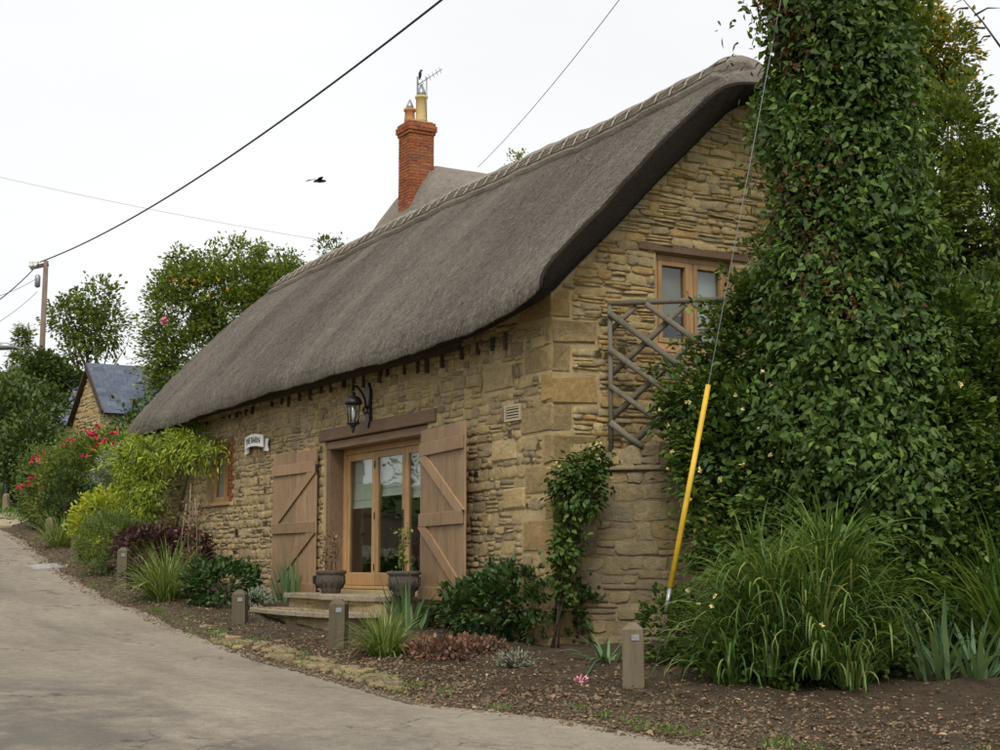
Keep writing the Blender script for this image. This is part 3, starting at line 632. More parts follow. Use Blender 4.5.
outer2 = np.concatenate([outer, np.stack([WID - outer[::-1][1:, 0], outer[::-1][1:, 1]], 1)])
under = smooth_poly(resample(UNDER, .25), 1)
under2 = np.concatenate([np.stack([WID - under[::-1, 0], under[::-1, 1]], 1), under[1:]])
def thatch_mesh(name, x_start, x_end, outer2, under2, dz, eave_lift, seed=0, step=.13, zl=None):
    """thick roof shell: outer skin over the ridge, underside back again, ends rounded like cut reed"""
    ns = int(abs(x_end - x_start) / step); st = list(np.linspace(x_start, x_end, ns))
    no, nu = len(outer2), len(under2); ring = no + nu; V = []; prev = None; fm = []
    # midline used to round the ends
    mid_o = np.stack([np.interp(np.linspace(0, 1, no), np.linspace(0, 1, nu), under2[::-1, k]) for k in (0, 1)], 1)
    endf = [(.0, .2), (.02, .12), (.05, .06), (.09, .03), (.13, .01), (.2, .0), (.3, .0)]
    def roundoff(d): return np.interp(d, [a for a, b in endf], [b for a, b in endf])
    L0 = abs(x_end - x_start); sgn = 1 if x_end > x_start else -1
    ts = sorted(set([0, .02, .05, .09, .13, .18, .24, .31, .4, .55] + [L0 - t for t in (0, .02, .05, .09, .13, .18, .24, .31, .4, .55)] + list(np.arange(.7, L0 - .6, step))))
    for t in ts:
        x = x_start + sgn * t; q = min(t, L0 - t); k = roundoff(q) * .62
        o = outer2 * (1 - k) + mid_o * k; lift = dz(x)
        n1 = .012 * np.sin(x * 2.1 + o[:, 0] * 1.7 + seed) + .008 * np.sin(x * 5.3 + o[:, 1] * 3.1 + seed) + .005 * np.sin(x * 13 + o[:, 0] * 11)
        el = eave_lift(x) * np.clip((4.7 - o[:, 1]) / 1.2, 0, 1)
        zo = o[:, 1] + lift + n1 + el
        if zl: zo = zl(x, zo)
        V.append(np.stack([np.full(no, x), o[:, 0], zo], 1))
        el2 = eave_lift(x) * np.clip((4.7 - under2[:, 1]) / 1.2, 0, 1)
        zu = under2[:, 1] + lift + el2
        if zl: zu = zl(min(x, 0.0), zu + .55) - .55
        V.append(np.stack([np.full(nu, min(max(x, min(x_start, x_end) + .5), max(x_start, x_end) - .52)), under2[:, 0], zu], 1))
    V = np.concatenate(V); m = len(ts); I = np.arange(m - 1)[:, None] * ring + np.arange(ring)[None]; J = np.arange(m - 1)[:, None] * ring + (np.arange(ring)[None] + 1) % ring
    F = np.stack([I, J, J + ring, I + ring], -1).reshape(-1, 4); fmat = np.tile((np.arange(ring) >= no - 1).astype(int), m - 1)  # underside takes the darker thatch with shade in its colour
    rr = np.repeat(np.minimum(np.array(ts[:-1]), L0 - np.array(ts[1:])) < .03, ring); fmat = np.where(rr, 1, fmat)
    caps = []
    nv = len(V)
    def cap(start, flip):
        f = []
        for k in range(no - 1):
            u = start + no + int(round((no - 1 - k) / (no - 1) * (nu - 1))); u2 = start + no + int(round((no - 2 - k) / (no - 1) * (nu - 1)))
            if u == u2: f.append((start + k, start + k + 1, u) if not flip else (u, start + k + 1, start + k))
            else: f.append((start + k, start + k + 1, u2, u) if not flip else (u, u2, start + k + 1, start + k))
        return f
    caps = cap(0, True) + cap((m - 1) * ring, False)
    me = npmesh(name, V, F, np.zeros(len(V)), True, facemat=fmat)
    bm = bmesh.new(); bm.from_mesh(me); bm.verts.ensure_lookup_table()
    for cf_ in caps:
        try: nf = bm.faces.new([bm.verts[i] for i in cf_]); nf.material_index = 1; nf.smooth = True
        except ValueError: pass
    bmesh.ops.recalc_face_normals(bm, faces=bm.faces[:]); bm.to_mesh(me); bm.free()
    return me
X0, X1 = .58, -15.75
def elift(x): return .13 * np.clip((x + 1.6) / 2.0, 0, 1.1) ** 2
me = thatch_mesh('thatched_roof', X0, X1, outer2, under2, dz_len, elift, zl=zlim)
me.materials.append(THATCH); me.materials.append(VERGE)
roof = link('thatched_roof', me, None, barn)
# arc-length lookup along the lane-side outer skin, 0 at eave, SMAX at ridge
seg = np.r_[0, np.cumsum(np.hypot(*np.diff(outer, axis=0).T))]; SMAX = seg[-1]
def skin(x, s, off=0.0):
    y = np.interp(s, seg, outer[:, 0]); z = np.interp(s, seg, outer[:, 1]); s2 = np.minimum(s + .05, SMAX); s1 = s2 - .1
    ty = np.interp(s2, seg, outer[:, 0]) - np.interp(s1, seg, outer[:, 0]); tz = np.interp(s2, seg, outer[:, 1]) - np.interp(s1, seg, outer[:, 1]); l = np.hypot(ty, tz)
    ty, tz = ty / l, tz / l
    el = elift(x) * np.clip((4.7 - z) / 1.2, 0, 1)
    bump = .012 * np.sin(x * 2.1 + y * 1.7) + .008 * np.sin(x * 5.3 + z * 3.1) + .005 * np.sin(x * 13 + y * 11)
    P = np.stack([x + 0 * y, y - tz * off, zlim(x, z + dz_len(x) + el + bump) + ty * off], -1); Tn = np.stack([0 * y, ty, tz], -1); Nn = np.stack([0 * y, -tz, ty], -1)
    return P, Tn, Nn
# loose straw ends over the skin and along the eave
def straws(name, n, smin, smax, length, xr, lift, parent, mat, wd=.009):
    x = rng.uniform(min(xr), max(xr), n); s = rng.uniform(smin, smax, n)
    P, Tn, Nn = skin(x, s, .0)
    D = -Tn + rng.normal(0, .16, (n, 3)) * np.array([1, .3, .3]) + Nn * rng.uniform(lift[0], lift[1], n)[:, None]; D = unit(D)
    S = np.cross(D, Nn); S = unit(S); Ls = length * rng.uniform(.4, 1.3, n); Wd = wd * rng.uniform(.6, 1.4, n)
    P = P + Nn * .003
    V = np.stack([P - S * Wd[:, None] / 2, P + S * Wd[:, None] / 2, P + D * Ls[:, None]], 1).reshape(-1, 3)
    o = link(name, npmesh(name, V, np.arange(3 * n).reshape(-1, 3), np.repeat(rng.uniform(-.26, .34, n), 3)), mat, parent); o['kind'] = 'stuff'; return o
straws('straw', 150000, .12, SMAX - .5, .085, (X0 - .04, X1 + .04), (.0, .09), roof, THATCH)
straws('eave_straw', 12000, .03, .25, .05, (X0 - .1, X1 + .1), (-.2, .12), roof, THATCH)
# ridge cap: a thicker saddle of straw over the apex with a cut lower edge
RB = .78
def saddle(name, outer, dzf, xa, xb, halfw, parent, mat, apex_y, scallop=0.0):
    xs_ = np.arange(xb, xa + .001, .12); k = 13; V = []; prof = []
    for x in xs_:
        ring = []
        for side in (0, 1):
            hw = halfw + scallop * abs(math.sin(x * 4.2)); ss = np.linspace(SMAX - hw, SMAX, k)
            P, _, Nn = skin(np.full(k, x), ss, .105 * float(sm(min(xa - x, x - xb) / .3)) - .03); P0, _, _ = skin(np.full(1, x), ss[:1], -.03)
            P = np.concatenate([P0, P])
            P[:, 2] += float(sm(min(xa - x, x - xb) / .3)) * .05 * np.sin(np.linspace(0, 1, k + 1) * 1.57) ** 2 + .007 * np.sin(x * 9 + np.arange(k + 1))
            if side: P = P[::-1].copy(); P[:, 1] = 2 * apex_y - P[:, 1]; P = P[1:]
            ring.append(P)
        V.append(np.concatenate(ring))
    n = len(V[0]); m = len(xs_); V = np.concatenate(V)
    ti = np.zeros(len(V))
    I = np.arange(m - 1)[:, None] * n + np.arange(n - 1)[None]; F = np.stack([I, I + n, I + n + 1, I + 1], -1).reshape(-1, 4)
    # blunt, rounded ends
    me = npmesh(name, V, F, ti, True); return link(name, me, mat, parent)
ridge = saddle('ridge_cap', outer, dz_len, X0 - .2, X1 + .22, RB, barn, RIDGE, 3.0)
straw_r = straws('ridge_straw', 16000, SMAX - .66, SMAX - .02, .12, (X0 - .3, X1 + .2), (.02, .1), ridge, RIDGE)
for v_ in [straw_r.data]:
    co = np.empty(len(v_.vertices) * 3, np.float32); v_.vertices.foreach_get('co', co); co = co.reshape(-1, 3)
    co[:, 1] -= .052; co[:, 2] += .085
    tz_ = co; v_.vertices.foreach_set('co', co.ravel())
# hazel rods pinned over the ridge cap
HAZEL = plain('hazel_rod', (.34, .305, .245), .85, .25, 12, .2)
HAZELD = plain('hazel_rod_dark', (.20, .17, .13), .9, .25, 12, .2)
def rpt(x, s, off=.098):
    P, _, _ = skin(np.array([x]), np.array([s]), off); P = P[0]; P[2] += .05 * math.sin((s - (SMAX - RB)) / RB * 1.57) ** 2; return P
xs_ = np.arange(X0 - .75, X1 + .3, -.335); s_lo, s_hi = SMAX - .68, SMAX - .34
for s_ in (s_lo, s_hi):
    MB().tube([rpt(x, s_) for x in np.arange(X0 - .6, X1 + .3, -.3)], .011, 5).build('ligger', HAZELD, ridge)
rr_ = random.Random(3)
for a, b in zip(xs_[:-1], xs_[1:]):
    j = rr_.uniform(-.02, .02)
    for p, q, r_, nm in ((s_hi + .04, s_lo - .04, .011, 'spar'), (s_lo - .02, s_hi + .02, .009, 'cross_rod')):
        MB().tube([rpt(b + j, p, .108), rpt((a + b) / 2 + j, (p + q) / 2, .118), rpt(a + j, q, .108)], r_, 5).build(nm, HAZEL if nm == 'spar' else HAZELD, ridge)
# rafter feet and eave board in the shade of the thatch
for x in np.arange(-1.0, -15, -.41):
    x += rr_.uniform(-.09, .09)
    if rr_.random() < .22: continue
    MB().box(x - .02, x + .02, -.05 - rr_.uniform(0, .02), -.002, 3.38 + rr_.uniform(-.05, .05), 3.53 + float(dz_len(x)), .006).build('rafter_foot', DARKWOOD, barn)
MB().box(-LEN + .02, -2.2, -.05, -.01, 3.53, 3.7).build('eave_board', DARKWOOD, barn)

# ---- glazed doors
MB().box(-6.8, -2.9, -.035, .3, DZ1, DZ1 + .185, .014).build('lintel', LINTEL, barn)
MB().box(DX0 + .02, DX1 - .02, .02, .3, 2.53, 2.655, .01).build('lintel_board', LINTEL, barn)
for x in (DX0 + .005, DX1 - .125): MB().box(x, x + .12, .03, .44, DZ0, 2.53, .008).build('jamb_lining', LINTEL, barn)
doors = empty('glazed_doors'); doors.parent = barn; FY = .26
fr = MB(); a0, a1 = DX0 + .125, DX1 - .125
fr.box(a0, a0 + .09, FY, FY + .1, DZ0, 2.53, .006); fr.box(a1 - .09, a1, FY, FY + .1, DZ0, 2.53, .006); fr.box(a0 + .09, a1 - .09, FY, FY + .1, 2.45, 2.53, .006); fr.box(a0 + .09, a1 - .09, FY - .06, FY + .1, DZ0, DZ0 + .045, .006)
fr.build('door_frame', OAK, doors)
xs4 = np.linspace(a0 + .092, a1 - .092, 4)
for k in range(3):
    l, r_ = xs4[k] + .004, xs4[k + 1] - .004; lf = MB(); y0, y1 = FY + .015, FY + .075; zb, zt = DZ0 + .05, 2.445; sw = .095
    lf.box(l, l + sw, y0, y1, zb, zt, .006); lf.box(r_ - sw, r_, y0, y1, zb, zt, .006); lf.box(l + sw, r_ - sw, y0, y1, zt - .1, zt, .006); lf.box(l + sw, r_ - sw, y0, y1, zb, zb + .19, .006)
    lf.build('door_leaf', OAK, doors)
    MB().box(l + sw, r_ - sw, y0 + .022, y0 + .034, zb + .19, zt - .1).build('pane', GLASS, doors)
    bz = (1.63, 1.78, 1.72)[k]; bl = MB(); zz = bz; bx0, bx1 = l - .0, r_ + .0
    q = 0
    while zz < 2.36:      # roman blind: stacked folds
        z2 = min(zz + (.12 if q == 0 else .27), 2.43); dd = .03 if q == 0 else .012
        bl.add([(bx0, FY + .125 - dd, zz), (bx1, FY + .125 - dd, zz), (bx1, FY + .125, z2), (bx0, FY + .125, z2), (bx0, FY + .14, zz), (bx1, FY + .14, zz), (bx1, FY + .14, z2), (bx0, FY + .14, z2)],
               [(0, 1, 2, 3), (7, 6, 5, 4), (0, 4, 5, 1), (2, 6, 7, 3), (0, 3, 7, 4), (1, 5, 6, 2)]); zz = z2; q += 1
    bl.build('blind', CLOTH, doors)
    for hz in ((.75, 1.5, 2.25) if k == 1 else ()):
        MB().box(l - .012, l + .012, y0 - .012, y0 - .001, hz - .05, hz + .05, .003).build('hinge', BLACK, doors)
hx = xs4[2] - .05
MB().box(hx - .018, hx + .018, FY - .0, FY + .014, 1.3, 1.56, .004).tube([(hx, FY + .01, 1.44), (hx, FY - .05, 1.44), (hx + .02, FY - .06, 1.44), (hx - .1, FY - .06, 1.44)], .009, 6).build('handle', BLACK, doors)
# room behind the doors: a dim back partition and a sofa-high block of furniture
MB().box(-8, -2, 4.2, 4.3, .42, 3.0).build('partition', PLASTER, barn)
# ---- plank shutters with ledges and braces
def shutter(hinge, ang, width, mirror, label):
    """hinged leaf; local x runs from the hinge to the free edge"""
    e = empty('shutter', hinge, ang); e.parent = barn; e['label'] = label
    z0, z1 = 0.0, 2.29; n = 9; pw = width / n; sg = -1 if mirror else 1; rs = random.Random(len(label))
    for i in range(n):
        a, b = i * pw + .003, (i + 1) * pw - .003; dz = rs.uniform(-.008, .008)
        MB().box(sg * a, sg * b, -.012 + rs.uniform(-.002, .002), .016, z0 + dz, z1 + dz, .004).build('plank', SHUTTER, e)
    for zz in (.15, 1.1, 2.03):
        MB().box(sg * .02, sg * (width - .02), -.045, -.014, zz - .085, zz + .085, .006).build('ledge', SHUTTER, e)
    for zl, zh in ((.235, 1.015), (1.185, 1.945)):
        p, q = (sg * (width - .12), zl) if not mirror else (sg * (width - .12), zl), (sg * .12, zh)
        m = MB(); d = Vector((q[0] - p[0], q[1] - p[1])); hw = .075
        l = abs(hw / (d.normalized().y)) ; off = l * 1.0
        m.prism([(p[0] - off, p[1]), (p[0] + off, p[1]), (q[0] + off, q[1]), (q[0] - off, q[1])], 1, -.04, -.014)
        m.build('brace', SHUTTER, e)
    for zz in (.3, 2.0): MB().box(sg * -.03, sg * .05, -.02, .02, zz - .06, zz + .06, .004).build('hinge', BLACK, e)
    return e
shutter((DX0 - .1, -.085, .26), math.radians(1.5), 1.68, True, 'left plank shutter folded back on the wall')
shutter((DX1 - .02, -.085, .26), math.radians(-8), 1.68, False, 'right plank shutter standing half open')
# ---- lane-side window with brick jamb
win = empty('lane_window'); win.parent = barn
f_ = MB(); f_.box(WX0, WX0 + .07, .12, .2, WZ0, WZ1, .005).box(WX1 - .07, WX1, .12, .2, WZ0, WZ1, .005).box(WX0 + .07, WX1 - .07, .12, .2, WZ1 - .07, WZ1, .005).box(WX0 + .07, WX1 - .07, .1, .2, WZ0, WZ0 + .07, .005)
f_.box(-11.5, -11.43, .12, .2, WZ0 + .07, WZ1 - .07, .005); f_.build('window_frame', OAK, win)
for a, b in ((WX0 + .07, -11.5), (-11.43, WX1 - .07)):
    m = MB().box(a + .003, a + .05, .13, .19, WZ0 + .073, WZ1 - .073).box(b - .05, b - .003, .13, .19, WZ0 + .073, WZ1 - .073).box(a + .05, b - .05, .13, .19, WZ1 - .12, WZ1 - .073).box(a + .05, b - .05, .13, .19, WZ0 + .073, WZ0 + .12)
    m.build('casement', OAK, win); MB().box(a + .05, b - .05, .155, .163, WZ0 + .12, WZ1 - .12).build('pane', GLASS, win)
    MB().box(a + .005, b - .005, .2, .205, WZ0 + .05, WZ1 - .05).build('curtain_backing', CLOTH, win)
MB().box(WX0 - .04, WX1 + .04, -.06, .12, WZ0 - .06, WZ0 - .002, .008).build('window_sill', OAK, win)
MB().box(WX0 - .12, WX1 + .16, -.02, .2, WZ1 + .004, WZ1 + .12, .01).build('window_lintel', LINTEL, win)
z_ = WZ0 + .01; k = 0
while z_ < WZ1 - .04:
    w_ = .22 if k % 2 else .11; ashlar(win, BRICKM, WX1 + .012 + w_ / 2, .04, z_ + .033, w_, .12, .064, 'brick', bev=.005, r=rq)
    z_ += .076; k += 1
# ---- gable window
gw = empty('gable_window'); gw.parent = barn
f_ = MB(); fx0, fx1 = -.16, -.07
f_.box(fx0, fx1, GY0, GY0 + .075, GZ0, GZ1, .005).box(fx0, fx1, GY1 - .075, GY1, GZ0, GZ1, .005).box(fx0, fx1, GY0 + .075, GY1 - .075, GZ1 - .075, GZ1, .005).box(fx0, fx1, GY0 + .075, GY1 - .075, GZ0, GZ0 + .075, .005)
gm = (GY0 + GY1) / 2; f_.box(fx0, fx1, gm - .03, gm + .03, GZ0 + .075, GZ1 - .075, .005); f_.build('window_frame', OAK, gw)
for a, b in ((GY0 + .075, gm - .03), (gm + .03, GY1 - .075)):
    m = MB(); c0, c1 = fx0 + .01, fx1 + .012; z0, z1 = GZ0 + .078, GZ1 - .078; a += .003; b -= .003
    m.box(c0, c1, a, a + .06, z0, z1, .004).box(c0, c1, b - .06, b, z0, z1, .004).box(c0, c1, a + .06, b - .06, z1 - .06, z1, .004).box(c0, c1, a + .06, b - .06, z0, z0 + .06, .004)
    m.build('casement', OAK, gw); MB().box(-.12, -.112, a + .06, b - .06, z0 + .06, z1 - .06).build('pane', GLASS, gw)
MB().box(-.1, .035, GY0 - .05, GY1 + .05, GZ0 - .055, GZ0 - .003, .008).build('window_sill', OAK, gw)
MB().box(-.2, .03, 1.24, 2.93, GZ1 + .004, GZ1 + .115, .012).build('window_lintel', LINTEL, gw)
MB().box(-.2, -.19, GY0 + .02, gm - .02, GZ0 + .45, GZ1).build('curtain_backing', PLASTER, gw); MB().box(-.2, -.19, gm, GY1 - .02, GZ0 + .15, GZ1).build('curtain_backing', CLOTH, gw)  # white sheet behind the right pane is added to imitate bright sky reflection
# ---- air brick
v_ = empty('air_brick'); v_.parent = barn
m = MB().box(VENT[0], VENT[1], -.035, .02, VENT[2], VENT[2] + .03).box(VENT[0], VENT[1], -.035, .02, VENT[3] - .03, VENT[3]).box(VENT[0], VENT[0] + .03, -.035, .02, VENT[2] + .03, VENT[3] - .03).box(VENT[1] - .03, VENT[1], -.035, .02, VENT[2] + .03, VENT[3] - .03)
m.build('vent_frame', TERRAC, v_)
for z_ in np.arange(VENT[2] + .045, VENT[3] - .035, .034): MB().box(VENT[0] + .03, VENT[1] - .03, -.028, .01, z_, z_ + .018).build('louvre', TERRAC, v_)
MB().box(VENT[0] + .03, VENT[1] - .03, .0, .018, VENT[2] + .03, VENT[3] - .03).build('vent_back', DARKWOOD, v_)

# ================================================================== FITTINGS ON THE LANE WALL
# name plate: a ribbon scroll with folded-back tails
sg = empty('name_plate', (-9.42, -.06, 2.74), 0, 'small white scroll name plate reading THE BARN on the stone wall', 'sign'); sg.scale = (.86, .8, .68)
def arch(x): return .36 - .55 * (x / .55) ** 2 * .2
m = MB(); n = 14; Wp = .5
top = []; bot = []
for i in range(n + 1):
    x = -Wp + 2 * Wp * i / n; y = -.05 - .05 * math.cos(x / Wp * 1.4); z = .06 * (1 - (x / Wp) ** 2)
    top.append((x, y, .30 + z)); bot.append((x, y, z))
vs_ = top + bot + [(p[0], p[1] + .018, p[2]) for p in top] + [(p[0], p[1] + .018, p[2]) for p in bot]; q = n + 1
fs_ = []
for i in range(n): fs_ += [(i, i + q, i + q + 1, i + 1), (i + 2 * q, i + 1 + 2 * q, i + 1 + 3 * q, i + 3 * q), (i, i + 1, i + 1 + 2 * q, i + 2 * q), (i + q, i + 3 * q, i + 3 * q + 1, i + q + 1)]
fs_ += [(0, 2 * q, 3 * q, q), (n, n + q, n + 3 * q, n + 2 * q)]
m.add(vs_, fs_).build('plate', WHITE, sg)
for s in (-1, 1):
    m = MB(); m.prism([(s * .40, -.07), (s * .66, -.11), (s * .60, .06), (s * .66, .2), (s * .40, .24)], 1, .0, .015); m.build('tail', WHITE, sg)
    MB().box(s * .42, s * .46, .014, .058, .05, .15).build('bracket', BLACK, sg)
cu = bpy.data.curves.new('lettering', 'FONT'); cu.body = 'THE BARN'; cu.size = .205; cu.align_x = 'CENTER'; cu.extrude = .002; cu.offset = .004
to = bpy.data.objects.new('tmp_text', cu); C.objects.link(to); bpy.context.view_layer.update()
me = bpy.data.meshes.new_from_object(to.evaluated_get(bpy.context.evaluated_depsgraph_get())); bpy.data.objects.remove(to)
me.name = 'lettering'; me.materials.clear()
for v in me.vertices:
    x, y, e_ = v.co.x * .8, v.co.y, v.co.z
    v.co = (x, -.05 - .05 * math.cos(x / Wp * 1.4) - .003 + e_, y + .085 + .06 * (1 - (x / Wp) ** 2))
link('lettering', me, INK, sg)
# wall lantern
lt = empty('wall_lantern', (-4.95, -.035, 3.1), 0, 'black iron carriage lantern on a scroll bracket above the doors', 'lantern')
MB().prism([(-.06, -.26), (0, -.36), (.06, -.26), (.075, 0), (.06, .2), (0, .3), (-.06, .2), (-.075, 0)], 1, -.03, .02).build('backplate', BLACK, lt)
pts = [(0, -.02, -.1)] + [(0, -.06 - .11 * (1 - math.cos(t)) * .7, -.06 + .3 * math.sin(t * .5 + .1)) for t in np.linspace(0, 2.4, 9)]
pts += [(0, -.235, .24), (0, -.27, .2), (0, -.275, .15), (0, -.25, .12), (0, -.23, .14)]
MB().tube(pts, .018, 8).build('scroll_arm', BLACK, lt)
MB().tube([(0, -.02, -.12), (0, -.07, -.16), (0, -.1, -.11), (0, -.07, -.06)], .015, 8).build('scroll_curl', BLACK, lt)
cx_, cy_ = 0, -.25
MB().lathe([(.02, .13), (.03, .1), (.09, .07), (.13, .02), (.14, -.02), (.12, -.03), (.1, -.03)], (cx_, cy_, 0), 8).build('cap', BLACK, lt)
MB().lathe([(.1, -.03), (.085, -.2), (.07, -.29)], (cx_, cy_, 0), 8).build('lantern_glass', GLASS, lt)
m = MB()
for k in range(8):
    a = 2 * math.pi * k / 8; m.tube([(cx_ + .105 * math.cos(a), cy_ + .105 * math.sin(a), -.03), (cx_ + .075 * math.cos(a), cy_ + .075 * math.sin(a), -.3)], .007, 5)
m.build('cage', BLACK, lt)
MB().lathe([(.1, -.29), (.095, -.31), (.04, -.34), (.025, -.38), (.03, -.39), (.004, -.45)], (cx_, cy_, 0), 12).build('finial', BLACK, lt)
MB().lathe([(.012, -.28), (.03, -.2), (.03, -.12), (.01, -.06)], (cx_, cy_, 0), 10).build('bulb', WHITE, lt)

# ================================================================== DOOR STEPS
st = empty('door_steps', (-4.9, 0, -.1), 0, 'two pale stone slab steps on a rubble base below the glazed doors', 'steps')
def slab(name, pts, z0, z1, parent, mat, seed):
    rs = random.Random(seed); P = []
    for (a, b), (c, d) in zip(pts, pts[1:] + pts[:1]):
        k = max(1, int(math.hypot(c - a, d - b) / .18)); P += [(a + (c - a) * i / k + rs.gauss(0, .012), b + (d - b) * i / k + rs.gauss(0, .012)) for i in range(k)]
    bm = bmesh.new(); vs = [bm.verts.new((x, y, z1 + rs.gauss(0, .003))) for x, y in P]; f = bm.faces.new(vs)
    r = bmesh.ops.extrude_face_region(bm, geom=[f])
    for v in [g for g in r['geom'] if isinstance(g, bmesh.types.BMVert)]: v.co.z = z0
    bmesh.ops.recalc_face_normals(bm, faces=bm.faces[:])
    bmesh.ops.bevel(bm, geom=[e for e in bm.edges if all(v.co.z > (z0 + z1) / 2 for v in e.verts)], offset=.008, segments=1, affect='EDGES', profile=.5)
    me = bpy.data.meshes.new(name); bm.to_mesh(me); bm.free(); return link(name, me, mat, parent)
# local frame is offset by (-4.9, 0, -.1)
SX = 4.9; SZ = .1
slab('upper_slab', [(-6.35 + SX, -.02), (-6.35 + SX, -.72), (-4.9 + SX, -.78), (-4.9 + SX, -.02)], .375 + SZ - .07, .375 + SZ, st, SLABST, 1)
slab('upper_slab', [(-4.88 + SX, -.02), (-4.88 + SX, -.78), (-3.3 + SX, -.7), (-3.3 + SX, -.02)], .37 + SZ - .07, .37 + SZ, st, SLABST, 2)
slab('lower_slab', [(-6.55 + SX, -.62), (-6.5 + SX, -1.22), (-5.1 + SX, -1.36), (-5.1 + SX, -.6)], .16 + SZ - .06, .16 + SZ, st, SLABST, 3)
slab('lower_slab', [(-5.08 + SX, -.6), (-5.08 + SX, -1.36), (-3.6 + SX, -1.3), (-3.3 + SX, -1.1), (-3.25 + SX, -.6)], .155 + SZ - .06, .155 + SZ, st, SLABST, 4)
bs = MB().box(-6.3 + SX, -3.35 + SX, -.66, -.0, -.3, .3 + SZ).box(-6.42 + SX, -3.45 + SX, -1.2, -.662, -.4, .095 + SZ).build('step_base', MORTAR_F, st)
stp = lay_stones(-6.42 + SX, -3.45 + SX, -.28, .09 + SZ, [], lambda *a: True, (.2, .5), (.07, .12), 31)
place_stones(stp, (0, -1.2, 0), (1, 0, 0), (0, -1, 0), STONE_W, bs, 40, lambda u, v, a, b: a * b, seed=4)
stp = lay_stones(-6.3 + SX, -3.35 + SX, .1 + SZ, .3 + SZ, [], lambda *a: True, (.25, .6), (.07, .1), 33)
place_stones(stp, (0, -.66, 0), (1, 0, 0), (0, -1, 0), STONE_F, bs, 30, lambda u, v, a, b: a * b, seed=5)
# pots with thin plants
def urn(x, y, z, label, seed):
    e = empty('stone_pot', (x, y, z), 0, label, 'plant pot')
    e.scale = (.86, .86, .9)
    MB().lathe([(.15, 0), (.17, .02), (.165, .05), (.2, .1), (.235, .2), (.24, .27), (.225, .3), (.255, .315), (.26, .36), (.235, .365), (.22, .33), (.1, .325)], n=24).build('bowl', POTST, e)
    rs = random.Random(seed); m = MB()
    for k in range(14):
        a = 2 * math.pi * k / 14; m.tube([(.2 * math.cos(a + .05), .2 * math.sin(a + .05), .09), (.238 * math.cos(a + .12), .238 * math.sin(a + .12), .17), (.238 * math.cos(a), .238 * math.sin(a), .25)], [.008, .014, .008], 5)
    m.build('relief_band', POTST, e)
    m = MB(); tips = []
    for k in range(5):
        p = [(rs.gauss(0, .05), rs.gauss(0, .05), .32)]; 
        for q in range(5): p.append((p[-1][0] + rs.gauss(0, .035), p[-1][1] + rs.gauss(0, .035), p[-1][2] + rs.uniform(.07, .15)))
        m.tube(p, [.008, .007, .006, .005, .004, .002], 5); tips += p[1:]
    m.build('stem', BARK, e)
    P = np.array([t for t in tips for _ in range(7)]) + rng.normal(0, .035, (len(tips) * 7, 3)); n = len(P)
    link('foliage', leaves('foliage', P, rdir(n) + np.array([0, 0, .3]), rdir(n) + np.array([0, 0, .8]), rng.uniform(.03, .07, n), T_OVATE), LF_HEUCH if seed == 1 else LF_APPLE, e)
    return e
pa = on_y(331, 585, -.4); pb = on_y(404, 585, -.42)
urn(pa[0], -.4, .375, 'round grey stone pot left of the doors with a thin brown-leaved plant', 1)
urn(pb[0], -.42, .37, 'round grey stone pot right of the doors with a leggy green plant', 2)

# ================================================================== GARDEN WALL AND TRELLIS
GP = np.array([-.02, .32, 0.]); GD = np.array([.629, .777, 0.]); GD = GD / np.linalg.norm(GD); GN = np.array([GD[1], -GD[0], 0.])   # GN points at the lane
gwall = empty('garden_wall', tuple(GP), math.atan2(GD[1], GD[0]), 'weathered stone garden wall with upright coping stones running from the barn corner', 'wall')
WT = 1.86   # top of the wall
core = MB().box(0, 9, .0, .42, -.8, WT).build('wall_core', MORTAR_W, gwall)
MB().box(-.02, 9, -.06, .46, WT, WT + .05, .012).build('ledge_course', STONE_W, gwall)
stW = lay_stones(0, 3.2, -.35, WT, [], lambda *a: True, (.16, .5), (.09, .17), 41)
place_stones(stW, (0, 0, 0), (1, 0, 0), (0, -1, 0), STONE_W, core, 110, lambda u, v, a, b: a * b * (u < 2), seed=6)
u = .12; rc = random.Random(8)
while u < 5:
    w_ = rc.uniform(.2, .34); h_ = rc.uniform(.2, .29)
    o = ashlar(gwall, STONE_G if rc.random() < .4 else STONE_W, u + w_ / 2, .2, WT + .05 + h_ / 2 - .006, w_ - .03, rc.uniform(.4, .46), h_, 'coping_stone', rz=rc.gauss(0, .06), bev=.035, r=rc); u += w_
tr = empty('trellis', tuple(GP + GD * .42 - GN * .02), math.atan2(GD[1], GD[0]), 'rustic round-pole lattice trellis standing on the garden wall', 'trellis')
TB, TT_, TW = 2.17, 3.83, 3.4
MB().tube([(0, 0, TB - .1), (.005, 0, 2.9), (0, 0, TT_ + .02)], [.033, .03, .028], 8).build('post', RUSTIC, tr)
MB().tube([(TW, 0, TB - .1), (TW, 0, TT_ + .02)], .033, 8).build('post', RUSTIC, tr)
MB().tube([(-.02, -.0, TT_), (1.2, .01, TT_ + .015), (TW + .05, 0, TT_)], [.034, .036, .03], 8).build('top_rail', RUSTIC, tr)
rc = random.Random(2)
def lattice(k, dirn, y):
    # line through (0, k) with slope; clip to the frame rectangle
    sl_ = -.78 if dirn > 0 else .92
    pts = []
    for x in np.linspace(0, TW, 120):
        z = k + sl_ * x
        if TB - .05 <= z <= TT_ - .01: pts.append((x, z))
    if len(pts) < 3: return
    a, b = pts[0], pts[-1]; r = rc.uniform(.033, .042)
    MB().tube([(a[0], y, a[1]), ((a[0] + b[0]) / 2, y + rc.uniform(-.012, .012), (a[1] + b[1]) / 2 + rc.uniform(-.015, .015)), (b[0], y, b[1])], [r, r * .95, r * .9], 8).build('lattice_pole', RUSTIC, tr)
for k in np.arange(TB + .25, TT_ + 3.2, .43): lattice(k, 1, -.045)
